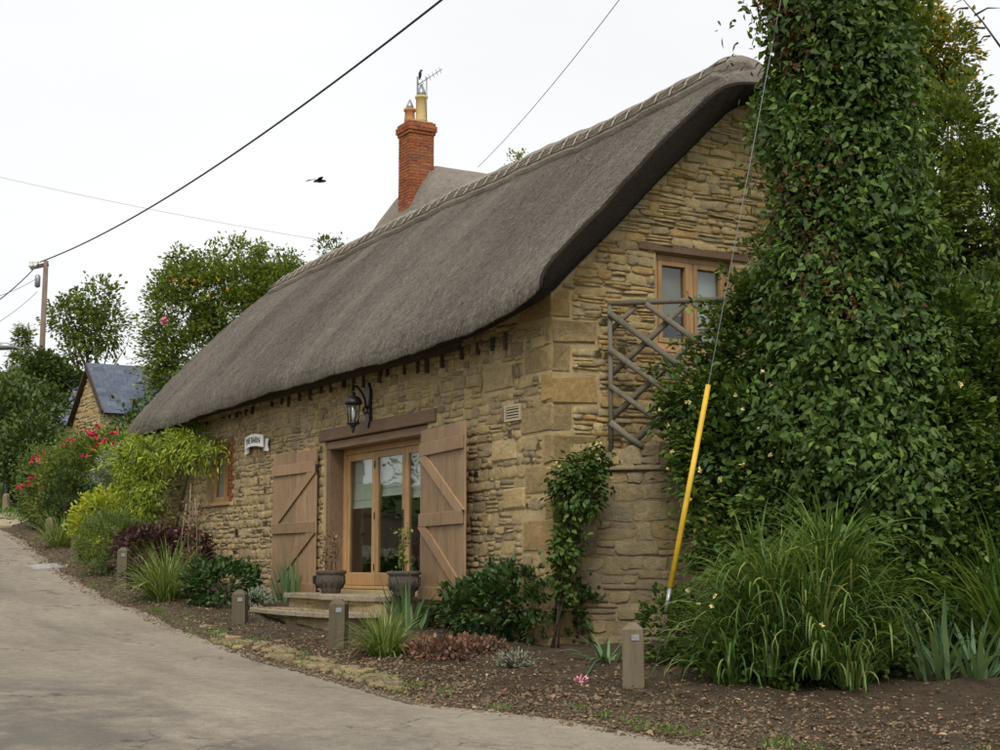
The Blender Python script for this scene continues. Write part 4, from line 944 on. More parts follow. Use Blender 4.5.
for k in np.arange(TT_ - .32, TB - 3.4, -.52): lattice(k, -1, .045)

# ================================================================== BOLLARDS ALONG THE VERGE
def bollard(px, h, wd, label, plate=True, lean=0):
    P = hit(*px); x, y = P[0], P[1]; z = gz(x, y)
    e = empty('timber_bollard', (x, y, z), math.radians(-28 + lean), label, 'bollard', 'squat timber bollards along the verge'); hw = wd / 2
    m = MB(); t = h - .06
    m.add([(-hw, -hw, -.3), (hw, -hw, -.3), (hw, hw, -.3), (-hw, hw, -.3), (-hw, -hw, t), (hw, -hw, t), (hw, hw, t), (-hw, hw, t), (-hw * .35, -hw * .35, h), (hw * .35, -hw * .35, h), (hw * .35, hw * .35, h), (-hw * .35, hw * .35, h)],
          [(0, 1, 5, 4), (1, 2, 6, 5), (2, 3, 7, 6), (3, 0, 4, 7), (4, 5, 9, 8), (5, 6, 10, 9), (6, 7, 11, 10), (7, 4, 8, 11), (8, 9, 10, 11), (3, 2, 1, 0)])
    o = m.build('post', GREYWOOD, e)
    if plate:
        MB().box(hw, hw + .008, -.012, .062, t - .1, t - .045, .002).build('reflector', STEEL, e)
    e.rotation_euler = (math.radians(lean * .3), math.radians(lean * .5), math.radians(-38 + lean)); return e
bollard((634, 692), .63, .195, 'timber bollard nearest the camera, beside the big grass clump', True, 2)
bollard((338, 652), .62, .19, 'timber bollard in front of the stone door steps', True, -1)
bollard((240, 626), .5, .185, 'short pointed timber bollard left of the door steps', True, 2)
bollard((123, 592), .76, .17, 'timber bollard hemmed in by the purple shrub', True, 1)
bollard((76, 563), .66, .17, 'timber bollard beside the golden shrub', False, -2)
bollard((50, 545), .62, .16, 'timber bollard behind the pale sedge tuft up the lane', False, 2)
bollard((32, 527), .6, .16, 'farthest timber bollard by the rose bush up the lane', False, 0)

# ================================================================== IVY POLE, STAY, LEFT POLE, WIRES
ivy_base = at(857, 560, 15.7); ivy_base[2] = gz(ivy_base[0], ivy_base[1])
POLE_TOP = np.array([ivy_base[0], ivy_base[1], 10.65])
# left utility pole
lp = at(37, 470, 52.0); lpz = gz(lp[0], lp[1]); pt = at(38.5, 261, 52.0)
up = empty('utility_pole', (lp[0], lp[1], lpz), 0, 'tall brown timber utility pole with insulators up the lane', 'utility pole')
hgt = pt[2] - lpz
MB().tube([(0, 0, -.3), (.02, 0, hgt * .5), (.05, .02, hgt)], [.12, .105, .085], 12).build('pole', POLEWOOD, up)
rv = Vector(RT)
MB().bar(Vector((0, 0, hgt - .25)) - rv * .5, Vector((.05, 0, hgt - .12)) + rv * .1, .12, .12).build('cross_arm', POLEWOOD, up)
for k, s_ in enumerate((-.48, -.3)): MB().lathe([(.03, 0), (.09, .04), (.1, .1), (.06, .16), (.09, .2), (.05, .28)], tuple(Vector((0, 0, hgt - .25)) + rv * s_), 10).build('insulator', WHITE, up)
MB().lathe([(.05, -.85), (.1, -.8), (.1, -.45), (.06, -.4)], tuple(Vector((0, 0, hgt - .1)) - rv * .24), 12).build('junction_can', STEEL, up)
az = at(33, 352, 52.0)[2] - lpz
MB().tube([Vector((0, 0, az)), Vector((0, 0, az + .12)) - rv * .6, Vector((0, 0, az + .16)) - rv * 1.0], .035, 6).build('lamp_arm', STEEL, up)
MB().tube([Vector((0, 0, az + .15)) - rv * .95, Vector((0, 0, az + .2)) - rv * 1.2, Vector((0, 0, az + .2)) - rv * 1.5, Vector((0, 0, az + .16)) - rv * 1.7], [.06, .13, .14, .05], 8).build('lamp_head', STEEL, up)
def wire(name, label, a, b, sag, r, mat, cat='wire'):
    a = Vector(a); b = Vector(b); pts = []
    for i in range(41):
        t = i / 40; p = a.lerp(b, t); p.z -= sag * 4 * t * (1 - t); pts.append(p)
    o = MB().tube(pts, r, 5).build(name, mat); return tag(o, label, cat)
pw_a = at(40, 262, 52.0)
wire('overhead_cable', 'thick dark overhead cable from the timber pole up over the barn', pw_a, POLE_TOP, .85, .023, CABLE)
# guy of the ivy-clad pole: wire with a yellow marker sleeve
g0 = at(651, 634, 14.6); g0[2] = gz(g0[0], g0[1]) - .05
g0 = Vector(g0); g1 = Vector(POLE_TOP) - Vector((0, 0, .6))
def on_guy(py):   # point of the stay whose photo row is py
    lo, hi = 0.0, 1.0
    for _ in range(50):
        t = (lo + hi) / 2; p = g0.lerp(g1, t); v = np.array(p) - CAM; fwd_ = v @ FW; c_, s_ = math.cos(PITCH), math.sin(PITCH)
        row = 375 - FPX * (-fwd_ * s_ + v[2] * c_) / (fwd_ * c_ + v[2] * s_)
        if row > py: lo = t
        else: hi = t
    return g0.lerp(g1, t)
stay = empty('stay_wire', tuple(g0), 0, 'steel stay wire with a bright yellow marker sleeve slanting up past the gable', 'stay wire')
def rel(p): return tuple(Vector(p) - g0)
MB().tube([rel(g0), rel(g1)], .0042, 6).build('wire', CABLEG, stay)
MB().tube([rel(on_guy(588)), rel(on_guy(480)), rel(on_guy(385))], [.029, .028, .026], 10).build('marker_sleeve', YELLOW, stay)
MB().tube([rel(on_guy(612)), rel(on_guy(588))], [.018, .024], 8).build('shackle', STEEL, stay)
# other wires
wire('service_wire', 'thin service wire dropping from the upper right sky to the roof behind', POLE_TOP - np.array([0, 0, .3]), at(478, 167, 40.0), .35, .008, CABLEG)
wire('telephone_wire', 'faint thin wire crossing the sky on the left', at(-60, 163, 44.0), at(345, 244, 39.0), .12, .0055, CABLEG)
for k, (y0, d) in enumerate(((307, 40), (290, 46), (325, 44))):
    wire('branch_wire', ['dark lower wire running left from the timber pole', 'fine upper wire running left from the timber pole', 'faint lowest wire running left from the timber pole'][k], np.array(pt) - np.array([0, 0, .1 + .5 * k]), at(-30, y0 + 12, d), .15, (.02, .011, .011)[k], CABLE if k == 0 else CABLEG)

# ================================================================== COTTAGE BEHIND
ch = at(416, 200, 36.0); bx, by = ch[0], ch[1]
cot = empty('thatched_cottage', (bx, by, gz(bx, by)), 0, 'thatched cottage behind the barn with a tall red brick chimney', 'cottage')
zb = gz(bx, by); rz_ = at(437, 163, 36.0)[2] - zb          # ridge height above its ground
hw = 2.5
mb = MB(); mb.prism([(-hw + .3, -.6), (hw - .3, -.6), (hw - .3, rz_ - 3.4), (0, rz_ - .5), (-hw + .3, rz_ - 3.4)], 1, .5, 9.0); mb.build('wall', MORTAR_G, cot)
# a thatch shell built along local x then turned so that its ridge runs back from the lane
o2 = smooth_poly(resample([(-.45, rz_ - 3.75), (-.55, rz_ - 3.6), (-.45, rz_ - 3.4), (.55, rz_ - 1.85), (1.5, rz_ - .65), (2.1, rz_ - .12), (hw, rz_)], .2), 4)
o2 = np.concatenate([o2, np.stack([2 * hw - o2[::-1][1:, 0], o2[::-1][1:, 1]], 1)])
u2 = np.array([(hw, rz_ - .5), (.2, rz_ - 3.45), (-.3, rz_ - 3.72)]); u2 = np.concatenate([np.stack([2 * hw - u2[::-1, 0], u2[::-1, 1]], 1), u2[1:]])
me = thatch_mesh('thatched_roof', -.75, 9.3, o2, u2, lambda x: 0.0 * x, lambda x: 0 * x, seed=2, step=.3, zl=lambda x, z: np.minimum(z, rz_ - 1.5 * np.clip((-x + .3) / 1.0, 0, 1.05) ** 1.6))
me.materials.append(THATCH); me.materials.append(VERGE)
ro = link('thatched_roof', me, None, cot); ro.matrix_basis = Matrix(((0, 1, 0, -hw), (1, 0, 0, .25), (0, 0, 1, 0), (0, 0, 0, 1)))
# chimney stack laid brick by brick
chm = empty('chimney', (0, .0, 0)); chm.parent = cot
zt = at(416, 127, 36.0)[2] - zb; z0 = zt - 2.6; cw, cdp = .62, .66
MB().box(-cw / 2 + .008, cw / 2 - .008, -cdp / 2 + .008, cdp / 2 - .008, z0 - 1.2, zt - .02).build('stack_core', BMORTAR, chm)
bmesh_ = {}
def brick_mesh(L, D):
    if (L, D) not in bmesh_:
        m = MB().box(-L / 2, L / 2, -D / 2, D / 2, -.034, .034, .005); me = m.mesh('brick'); me.materials.append(BRICKM); bmesh_[(L, D)] = me
    return bmesh_[(L, D)]
rb = random.Random(9)
def brick_course(z, hx, hy, k, out=0.0):
    for axis_, half, other in ((0, hx, hy), (1, hy, hx)):
        u = -half + (.0 if k % 2 else -.107)
        while u < half - .01:
            a = max(u, -half); b = min(u + .215, half); u += .225
            if b - a < .04: continue
            s = -1 if axis_ == 0 else 1
            o = link('brick', brick_mesh(round(b - a, 2) if axis_ == 0 else .1, .1 if axis_ == 0 else round(b - a, 2)), None, chm)
            c = (a + b) / 2
            o.location = (c, s * (other - .045) + rb.gauss(0, .002), z) if axis_ == 0 else (s * (other - .045) + rb.gauss(0, .002), c, z)
    # far faces stay plain core
z = z0; k = 0
while z < zt - .3: brick_course(z + .036, cw / 2, cdp / 2, k); z += .078; k += 1
for q, ex in enumerate((.03, .06, .06, .03)):
    MB().box(-cw / 2 - ex + .01, cw / 2 + ex - .01, -cdp / 2 - ex + .01, cdp / 2 + ex - .01, z + .001, z + .077).build('corbel_core', BMORTAR, chm)
    brick_course(z + .036, cw / 2 + ex, cdp / 2 + ex, k); z += .078; k += 1
MB().box(-cw / 2 + .02, cw / 2 - .02, -cdp / 2 + .02, cdp / 2 - .02, z, z + .04, .015).build('flaunching', BMORTAR, chm); zc = z + .03
MB().lathe([(.15, 0), (.15, .1), (.135, .14), (.135, .62), (.16, .64), (.16, .7), (.11, .7)], (.06, .1, zc), 16).build('chimney_pot', CLAYPOT, chm)
MB().lathe([(.12, .7), (.11, .8), (.02, 1.02)], (.06, .1, zc), 8).build('pot_cowl', STEEL, chm)
MB().lathe([(.14, 0), (.13, .12), (.12, .3), (.15, .32), (.15, .38), (.1, .38)], (-.1, -.14, zc), 16).build('chimney_pot', CLAYRED, chm)
MB().lathe([(.1, .38), (.09, .46), (.02, .62)], (-.1, -.14, zc), 8).build('pot_cowl', STEEL, chm)
MB().lathe([(.5, z0 - .55), (.46, z0 - .1), (.4, z0 + .12), (.37, z0 + .2)], (.03, .0, 0), 4).build('lead_flashing', CLAYPOT, chm)
ae = empty('television_aerial', (bx + .18, by + .18, zb + zc - .2), 0, 'thin television aerial strapped to the brick chimney', 'aerial')
ah = at(424, 78, 36.0)[2] - (zb + zc - .2)
MB().tube([(0, 0, 0), (0, 0, ah)], .016, 6).build('mast', STEEL, ae)
d1 = Vector(RT) * .62 + Vector((0, 0, .42)); d0 = Vector((0, 0, ah - .05))
MB().tube([d0 - d1 * .35, d0 + d1 * .62], .012, 6).build('boom', STEEL, ae)
for k in range(7):
    c_ = d0 - d1 * .3 + d1 * .14 * k; n_ = Vector(FW).cross(d1).normalized(); q_ = (Vector(FW) * .8 + n_ * .25) * .16
    MB().tube([c_ - q_, c_ + q_], .006, 5).build('element', STEEL, ae)
MB().bar(d0 - d1 * .36 - Vector((0, 0, .28)), d0 - d1 * .36 + Vector((0, 0, .22)), .05, .012).build('reflector_grid', STEEL, ae)
# crow on the aerial and crow in flight
def crow_body(rads, pts): return MB().tube(pts, rads, 10)
bp = Vector(at(420, 75, 36.0))
cr_ = empty('perched_crow', tuple(bp), 0, 'small black crow perched upright on the television aerial', 'bird')
cr_.scale = (.5, .5, .55); r_ = Vector(RT)
MB().tube([Vector((0, 0, -.22)) - r_ * .03, Vector((0, 0, -.1)), Vector((0, 0, .02)), Vector((0, 0, .12)) + r_ * .01, Vector((0, 0, .18)) + r_ * .03, Vector((0, 0, .22)) + r_ * .05, Vector((0, 0, .21)) + r_ * .1, Vector((0, 0, .2)) + r_ * .15],
          [.025, .06, .085, .075, .045, .05, .035, .004], 10).build('body', FEATHER, cr_)
fp = Vector(at(319, 181, 60.0))
fb = empty('flying_crow', tuple(fp), 0, 'black crow gliding across the pale sky', 'bird')
m = MB(); m.tube([-r_ * .22 + Vector((0, 0, -.03)), -r_ * .1, r_ * .05, r_ * .17, r_ * .24, r_ * .3], [.03, .06, .075, .06, .05, .008], 10)
for s in (-1, 1):
    f_ = Vector(FW) * s; sec = []
    for t, ch_, zz in ((0, .2, .03), (.25, .2, .1), (.55, .17, .13), (.8, .08, .1)):
        c_ = f_ * t * .55 + r_ * (-.15 * t) - r_ * (.62 * t if s > 0 else -.42 * t) * .9 + Vector((0, 0, zz * (1 if s > 0 else .6))); sec.append((c_ - r_ * ch_ * .5, c_ + Vector((0, 0, .015)), c_ + r_ * ch_ * .5, c_ - Vector((0, 0, .012))))
    vs_ = [p for q in sec for p in q]; m.add(vs_, [(i * 4 + a, i * 4 + (a + 1) % 4, i * 4 + 4 + (a + 1) % 4, i * 4 + 4 + a) for i in range(3) for a in range(4)] + [(12, 13, 14, 15), (3, 2, 1, 0)])
m.build('body', FEATHER, fb)

# ================================================================== SLATE OUTBUILDING UP THE LANE
sc_ = at(86, 365, 43.0); oz = gz(sc_[0], sc_[1]); ang = math.atan2(RT[1], RT[0]) + math.radians(30)
shed = empty('stone_outbuilding', (sc_[0], sc_[1], oz), ang, 'small stone outbuilding with a blue-grey slate roof up the lane', 'outbuilding')
rh = sc_[2] - oz; sw, slen, drop = 2.0, 4.6, 1.55    # half depth, length, roof drop
mb = MB(); mb.prism([(-sw + .12, -.4), (sw - .12, -.4), (sw - .12, rh - drop), (0, rh - .1), (-sw + .12, rh - drop)], 0, .15, slen - .1); wl = mb.build('wall', MORTAR_F, shed)
sS = lay_stones(-sw + .12, sw - .12, .6, rh - .1, [], lambda u, v, a, b: v + b < rh - .12 - abs(u) * drop / sw, (.18, .45), (.09, .15), 51)
place_stones(sS, (.15, 0, 0), (0, 1, 0), (-1, 0, 0), STONE_G, wl, 60, lambda u, v, a, b: a * b, seed=8)
rf = MB(); 
for s in (-1, 1): rf.prism([(0, rh - .06), (s * sw, rh - drop - .06), (s * sw, rh - drop - .0), (0, rh)], 0, 0, slen)
rf = rf.build('roof', DARKWOOD, shed)
nrow = 11; sl_len = math.hypot(sw, drop); sdir = Vector((0, -sw, -drop)).normalized(); snor = Vector((0, -drop, sw)).normalized()
sm_me = MB().box(-.145, .145, -.17, .17, -.006, .006).mesh('slate'); sm_me.materials.append(SLATE); sh_me = MB().box(-.07, .07, -.17, .17, -.006, .006).mesh('slate'); sh_me.materials.append(SLATE)
for r in range(nrow):
    for k in range(-1, 16):
        x = .15 + k * .3 + (.15 if r % 2 else 0)
        if k < 0:
            if r % 2 == 0: continue
            x = .075
        if x > slen + .05: continue
        c_ = Vector((x, 0, rh)) + sdir * (.12 + r * sl_len / nrow) + snor * .035
        o = link('slate', sm_me if k >= 0 else sh_me, None, rf); tilt = -math.asin(drop / sl_len) - .055
        o.matrix_basis = Matrix.Translation(c_) @ Matrix.Rotation(-tilt + rb.gauss(0, .006), 4, 'X') @ Matrix.Rotation(rb.gauss(0, .006), 4, 'Z')
MB().prism([(-.16, rh - .07), (0, rh + .06), (.16, rh - .07), (0, rh - .02)], 0, -.02, slen + .02).build('ridge_tile', SLATE, rf)
MB().bar((-.03, 0, rh + .0), (-.03, -sw, rh - drop), .03, .16).build('bargeboard', DARKWOOD, shed)
# far cottage glimpsed above the hedge
fc = at(13, 376, 75.0); fz = gz(fc[0], fc[1])
far_h = empty('far_house', (fc[0], fc[1], fz), ang + .5, 'pale gable of a distant stone house above the hedge', 'house'); rh2 = fc[2] - fz + .3
MB().prism([(-2.6, -.5), (2.6, -.5), (2.6, rh2 - 2.6), (0, rh2), (-2.6, rh2 - 2.6)], 0, 0, 8).build('wall', MORTAR_G, far_h)
m = MB()
for s in (-1, 1): m.prism([(0, rh2 + .02), (s * 2.9, rh2 - 2.85), (s * 2.9, rh2 - 2.7), (0, rh2 + .2)], 0, -.15, 8.2)
m.build('roof', SLATE, far_h)
MB().box(-.02, .02, -.4, .4, rh2 - 3.2, rh2 - 2.2).build('window', GLASS, far_h)
# stone-tiled roof showing at the right edge
rp = at(1012, 268, 30.0); rzg = gz(rp[0], rp[1])
rh_ = empty('neighbour_house', (rp[0], rp[1], rzg), math.atan2(RT[1], RT[0]) - .2, 'stone house with a grey tiled roof peeping in at the right edge', 'house'); r2 = rp[2] - rzg + 1.1
MB().prism([(-3, -.5), (3, -.5), (3, r2 - 2.7), (0, r2), (-3, r2 - 2.7)], 0, .3, 8).build('wall', MORTAR_G, rh_)
m = MB()
for s in (-1, 1): m.prism([(0, r2 + .03), (s * 3.3, r2 - 2.9), (s * 3.3, r2 - 2.75), (0, r2 + .2)], 0, 0, 8.3)
m.build('roof', POTST, rh_)

# ================================================================== SMALL GROUND THINGS
P = hit(455, 638)
ld = empty('black_lid', (P[0], P[1], gz(P[0], P[1])), 0, 'round black plastic lid lying on the soil by the dark shrub', 'lid')
MB().lathe([(.26, -.05), (.27, .03), (.255, .05), (.2, .06), (.19, .075), (.05, .085)], n=24).build('disc', PLASTICK, ld)
MB().tube([(-.08, 0, .08), (-.05, 0, .11), (.05, 0, .11), (.08, 0, .08)], .012, 6).build('grip', PLASTICK, ld)
P = hit(203, 586)
hb = empty('half_barrel', (P[0], -.75, gz(P[0], -.75)), 0, 'dark wooden half-barrel planter with bamboo canes under the small window', 'planter'); hbz = .05
n = 18; m = MB()
for k in range(n):
    a0_, a1_ = 2 * math.pi * (k + .04) / n, 2 * math.pi * (k + .96) / n
    vs_ = [(r * math.cos(a), r * math.sin(a), z) for z, r0 in ((0, .3), (.42, .37)) for r in (r0 - .03, r0) for a in (a0_, a1_)]
    o = MB().add(vs_, [(0, 1, 3, 2), (4, 6, 7, 5), (2, 3, 7, 6), (0, 4, 5, 1), (0, 2, 6, 4), (1, 5, 7, 3)]).build('stave', BARREL, hb)
for z, r in ((.08, .32), (.33, .36)): MB().lathe([(r - .004, z), (r + .004, z), (r + .01, z + .045), (r - .004, z + .045)], n=28).build('hoop', BLACK, hb)
MB().lathe([(.33, .35), (.15, .37), (.02, .38)], n=18).build('soil', SOIL, hb)
rs = random.Random(4); CANE = plain('cane', (.26, .2, .12), .8, .3, 9, .2)
for k in range(5):
    a = rs.uniform(0, 6.28); MB().tube([(.2 * math.cos(a), .2 * math.sin(a), .3), (.15 * math.cos(a), .15 * math.sin(a), 1.0), (.09 * math.cos(a), .09 * math.sin(a), rs.uniform(1.3, 1.9))], .009, 5).build('cane', CANE, hb)
m = MB(); tp = []
for k in range(7):
    p = [Vector((rs.gauss(0, .08), rs.gauss(0, .08), .35))]
    for q in range(7): p.append(p[-1] + Vector((rs.gauss(0, .06), rs.gauss(0, .06), rs.uniform(.1, .2))))
    m.tube(p, [.01, .009, .008, .007, .006, .005, .004, .002], 5); tp += p[2:]
m.build('stem', BARK, hb)
Pn = np.array([tuple(t) for t in tp for _ in range(4)]) + rng.normal(0, .05, (len(tp) * 4, 3)); n = len(Pn)
link('foliage', leaves('foliage', Pn, rdir(n) + np.array([0, 0, .2]), rdir(n) + np.array([0, 0, .8]), rng.uniform(.04, .09, n), T_OVATE), LF_HEUCH, hb)
# bin and stone at the far left
P = hit(12, 505); e = empty('litter_bin', (P[0], P[1], gz(P[0], P[1])), ang, 'dark litter bin on the grass bank up the lane', 'bin')
MB().box(-.2, .2, -.18, .18, 0, .62, .02).build('body', PLASTICK, e); MB().box(-.23, .23, -.21, .21, .62, .72, .04).build('hood', PLASTICK, e); MB().box(-.13, .13, -.19, -.182, .45, .56).build('slot', BLACK, e)
P = hit(6, 511); o = ashlar(None, STONE_W, P[0], P[1], gz(P[0], P[1]) + .2, .22, .2, .55, 'marker_stone', .3, .06); tag(o, 'low pale marker stone beside the litter bin', 'stone')
# service cover in the lane
P = hit(46, 567); zc_ = lane_z(P[0], P[1])
e = empty('service_cover', (P[0], P[1], zc_ + .012), math.radians(8), 'pale rectangular service cover set in the lane', 'cover')
sl_ = (gz(P[0] - .5, P[1]) - gz(P[0] + .5, P[1])); e.rotation_euler = (math.atan(gz(P[0], P[1] + .5) - gz(P[0], P[1] - .5)), math.atan(sl_), 0)
MB().box(-.42, .42, -.3, .3, -.05, .002, .004).build('frame', STEEL, e); MB().box(-.37, .37, -.25, .25, -.02, .008, .004).build('lid', DIRTLID, e)
# driveway apron of pale stone at the far left
ap = [hit(-30, 516), hit(24, 514), hit(30, 522), hit(12, 528), hit(-30, 528)]
m = MB(); vs_ = [(p[0], p[1], gz(p[0], p[1]) + .06) for p in ap] + [(p[0], p[1], gz(p[0], p[1]) - .1) for p in ap]; k = len(ap)
m.add(vs_, [tuple(range(k)), tuple(range(2 * k - 1, k - 1, -1))] + [(i, i + k, (i + 1) % k + k, (i + 1) % k) for i in range(k)])
tag(m.build('driveway', SLABST), kind='structure')
# flat edging stones sunk in the verge by the lane
rs = random.Random(12); n_e = 0
es_me = [npmesh('edging_stone', V * np.array([1, 1, 1]), F, smooth=True) for V, F in STV[:8]]
for me in es_me: me.materials.append(STONE_W)
while n_e < 130:
    px = rs.uniform(205, 400); t = (px - 205) / 195; py = 628 + 54 * t + rs.uniform(0, 24) * (1 - .5 * t)
    P = hit(px, py)
    dd = P[1] - float(edge_y(P[0]))
    if not -.03 < dd < .75: continue
    s1, s2 = rs.uniform(.08, .24), rs.uniform(.06, .15)
    o = link('edging_stone', rs.choice(es_me), None, ground); a = rs.uniform(0, 3.14)
    o.matrix_basis = Matrix.Translation((P[0], P[1], gz(P[0], P[1]) + .026 + rs.uniform(0, .012))) @ Matrix.Rotation(a, 4, 'Z') @ Matrix.Rotation(-math.pi / 2, 4, 'X') @ Matrix.Diagonal((s1, .022, s2, 1))
    n_e += 1

# ================================================================== PLANTS ALONG THE WALL
shrub('dark_shrub', 'glossy dark green shrub at the barn corner behind the nearest bollard', (534, 641), 2.3, .9, LF_DARK, .08, 1.6, lobes=11, cat='shrub')
shrub('low_shrub', 'rounded dark green shrub left of the door steps', (222, 606), 1.15, .7, LF_DARK, .085, 1.2, lobes=7)
shrub('purple_shrub', 'dark purple-leaved shrub against the barn wall', (160, 580), 1.6, .95, LF_PURP, .085, 1.2, lobes=8)
shrub('purple_shrub', 'small dark purple shrub leaning over a timber bollard', (140, 590), .6, .5, LF_PURP, .08, 1.3, lobes=5)
shrub('feathery_shrub', 'feathery mid green shrub below the golden bush', (112, 576), 1.5, 1.15, LF_FEATH, .07, 1.8, T_NARROW, lobes=7)
shrub('golden_shrub', 'bright golden yellow bush beside the lane', (103, 562), 1.35, 1.35, LF_GOLD, .07, 1.3, lobes=6)
shrub('green_shrub', 'light green bush between the golden bush and the wall', (145, 556), 1.4, 1.25, LF_FEATH, .075, 1.4, lobes=6)
shrub('silver_shrub', 'silvery grey-green shrub under the golden climber', (112, 540), 1.7, 2.0, LF_SILV, .07, 1.2, T_NARROW, lobes=7)
rose = []
rose.append(shrub('rose_bush', 'tall rose bush with red flowers in front of the slate-roofed outbuilding', (88, 535), 2.4, 2.35, LF_APPLE, .075, 1.0, lobes=9, cat='rose bush', spread=.1))
rose.append(shrub('rose_bush', 'lower sprawling rose bush with red flowers at the bend of the lane', (50, 531), 1.8, 1.9, LF_FEATH, .07, 1.0, lobes=8, cat='rose bush', spread=.1))
shrub('bank_shrub', 'green shrub on the bank between the two rose bushes', (70, 540), 1.7, 1.5, LF_HEDGE, .07, 1.1, lobes=6)
def flowers(e, pts, mat, r, name='flower', petals=9):
    """small ruffled blooms at photo pixels, each its own part of plant e"""
    for k, (px, py, dep) in enumerate(pts):
        p = Vector(at(px, py, dep)) - e.location; q = rr_.random()
        n = petals; D = rdir(n) + np.array(-FW)[None] * .6; P_ = np.tile(np.array(p), (n, 1))
        o = link(name, leaves(name, P_, D, rdir(n), np.full(n, r * (.8 + .4 * q)), T_OVATE), mat, e)
def fdep(e): return float((np.array(e.location) - CAM) @ FW)
d0_, d1_ = fdep(rose[0]) - .9, fdep(rose[1]) - .9
rf_ = random.Random(21)
for cx_, cy_, sx_, sy_, n_ in ((96, 434, 10, 6, 16), (71, 438, 3, 3, 4), (112, 446, 6, 8, 4), (84, 452, 12, 8, 3)):
    flowers(rose[0], [(rf_.gauss(cx_, sx_), rf_.gauss(cy_, sy_), d0_ + rf_.uniform(-.2, .3)) for _ in range(n_)], REDFL, .075)
for cx_, cy_, sx_, sy_, n_ in ((36, 462, 5, 3, 7), (31, 477, 4, 3, 6), (20, 489, 3, 3, 3), (50, 463, 6, 5, 4), (45, 490, 12, 8, 4)):
    flowers(rose[1], [(rf_.gauss(cx_, sx_), rf_.gauss(cy_, sy_), d1_ + rf_.uniform(-.2, .3)) for _ in range(n_)], REDFL, .075)
# golden climber over the end of the barn, round the small window
cl = empty('golden_climber', (-13.6, -.3, gz(-13.6, -.3)), 0, 'yellow-green climber hanging over the small window under the thatch', 'climber'); lz = gz(-13.6, -.3)
blobs = []
for px, py, yy, r in ((116, 458, -1.0, .5), (128, 450, -.9, .5), (140, 446, -.8, .5), (125, 470, -.9, .45), (140, 462, -.7, .5), (155, 448, -.6, .45), (170, 443, -.5, .4), (183, 441, -.42, .38), (196, 443, -.4, .36), (207, 447, -.36, .3), (216, 452, -.33, .2), (150, 470, -.6, .42), (135, 487, -.8, .42), (148, 500, -.7, .36), (122, 490, -.9, .38), (165, 460, -.5, .36), (180, 454, -.4, .25), (195, 456, -.36, .2), (155, 486, -.6, .3), (128, 508, -.9, .35), (142, 515, -.8, .3)):
    p = on_y(px, py, yy); blobs.append((tuple(Vector(p) - cl.location), (r, .26, r * .6)))
me = bush_mesh('foliage', blobs, 480, 11, .1, .115, T_NARROW, -.1, .35, (.3, 1.0), spray=.4); link('foliage', me, LF_WIST, cl)
blobs2 = [((b[0][0], b[0][1] + .14, b[0][2]), (b[1][0] * .9, .12, b[1][2] * .9)) for b in blobs]
link('inner_foliage', bush_mesh('inner_foliage', blobs2, 120, 10, .09, .11, T_OVATE, -.1, .3), LF_FEATH, cl)
m = MB(); stems(m, (0, .1, 0), [b[0] for b in blobs[4:12:4]], .03, 6, .15); m.build('stem', BARK, cl)
# strap-leaved tufts
grass_clump('sedge_tuft', 'variegated pale green sedge tuft in front of the half-barrel', (166, 602), 380, 1.0, .024, .2, LF_SEDGE, (.05, .95), 1.7)
grass_clump('sedge_tuft', 'pale sedge tuft by a far bollard up the lane', (60, 549), 200, .85, .025, .18, LF_SEDGE, (.05, .9), 1.5)
grass_clump('sedge_tuft', 'bright sedge tuft at the foot of the door steps', (386, 657), 300, .62, .017, .13, LF_SEDGE, (.05, 1.0), 1.8)
grass_clump('iris_clump', 'upright sword-leaved iris clump at the left shutter', (291, 604), 46, .72, .045, .2, LF_IRIS, (.02, .35), .5, 'iris')
grass_clump('iris_clump', 'blue-green iris clump between the steps and right shutter', (412, 632), 52, .78, .045, .24, LF_IRIS, (.05, .6), .7, 'iris')
shrub('lavender', 'small pale green lavender mound between bollard and iris', (258, 610), .45, .3, LF_SILV, .06, 2.0, T_NARROW, lobes=4, spread=.04, cat='lavender')
e = shrub('coreopsis', 'little yellow-tipped plant below the right shutter', (436, 630), .42, .42, LF_APPLE, .05, 1.6, lobes=4, spread=.04, cat='plant')
dd_ = fdep(e) - .15; flowers(e, [(432, 612, dd_), (437, 609, dd_), (440, 615, dd_), (428, 617, dd_)], YELFL, .04)
shrub('heuchera', 'low reddish-brown ground cover left of the black lid', (448, 660), 1.1, .2, LF_HEUCH, .06, 2.0, lobes=6, spread=.06, cat='ground cover', depth_w=.7)
shrub('heuchera', 'low pinkish ground cover under the nearest dark shrub', (478, 655), .7, .16, LF_HEUCH, .055, 2.0, lobes=5, spread=.05, cat='ground cover')
shrub('thyme_mound', 'grey-green tuft on bare soil before the dark shrub', (516, 668), .38, .16, LF_SILV, .045, 2.0, T_NARROW, lobes=4, spread=.04, cat='plant')
e = grass_clump('pink_sedum', 'drooping pale succulent with pink flower head left of the nearest bollard', (606, 664), 34, .4, .035, .09, LF_IRIS, (.3, 1.2), 1.2, 'succulent')
p0 = Vector(hit(606, 664)); p1 = Vector(hit(583, 686)); m = MB()
m.tube([Vector((0, 0, .1)), (p1 - p0) * .5 + Vector((0, 0, .14)), (p1 - p0) + Vector((0, 0, .06))], [.014, .012, .008], 6).build('flower_stalk', MATS['blade_iris'], e)
Pq = np.tile(np.array((p1 - p0) + Vector((0, 0, .06))), (60, 1)) + rng.normal(0, .035, (60, 3)); fh_ = link('flower_head', leaves('flower_head', Pq, rdir(60), rdir(60), np.full(60, .035), T_OVATE), LINE, e); fh_['kind'] = 'stuff'
shrub('weed', 'small bright green weed at the wall foot beside the dark shrub', (562, 645), .4, .3, LF_APPLE, .06, 1.5, lobes=4, spread=.04, cat='plant')
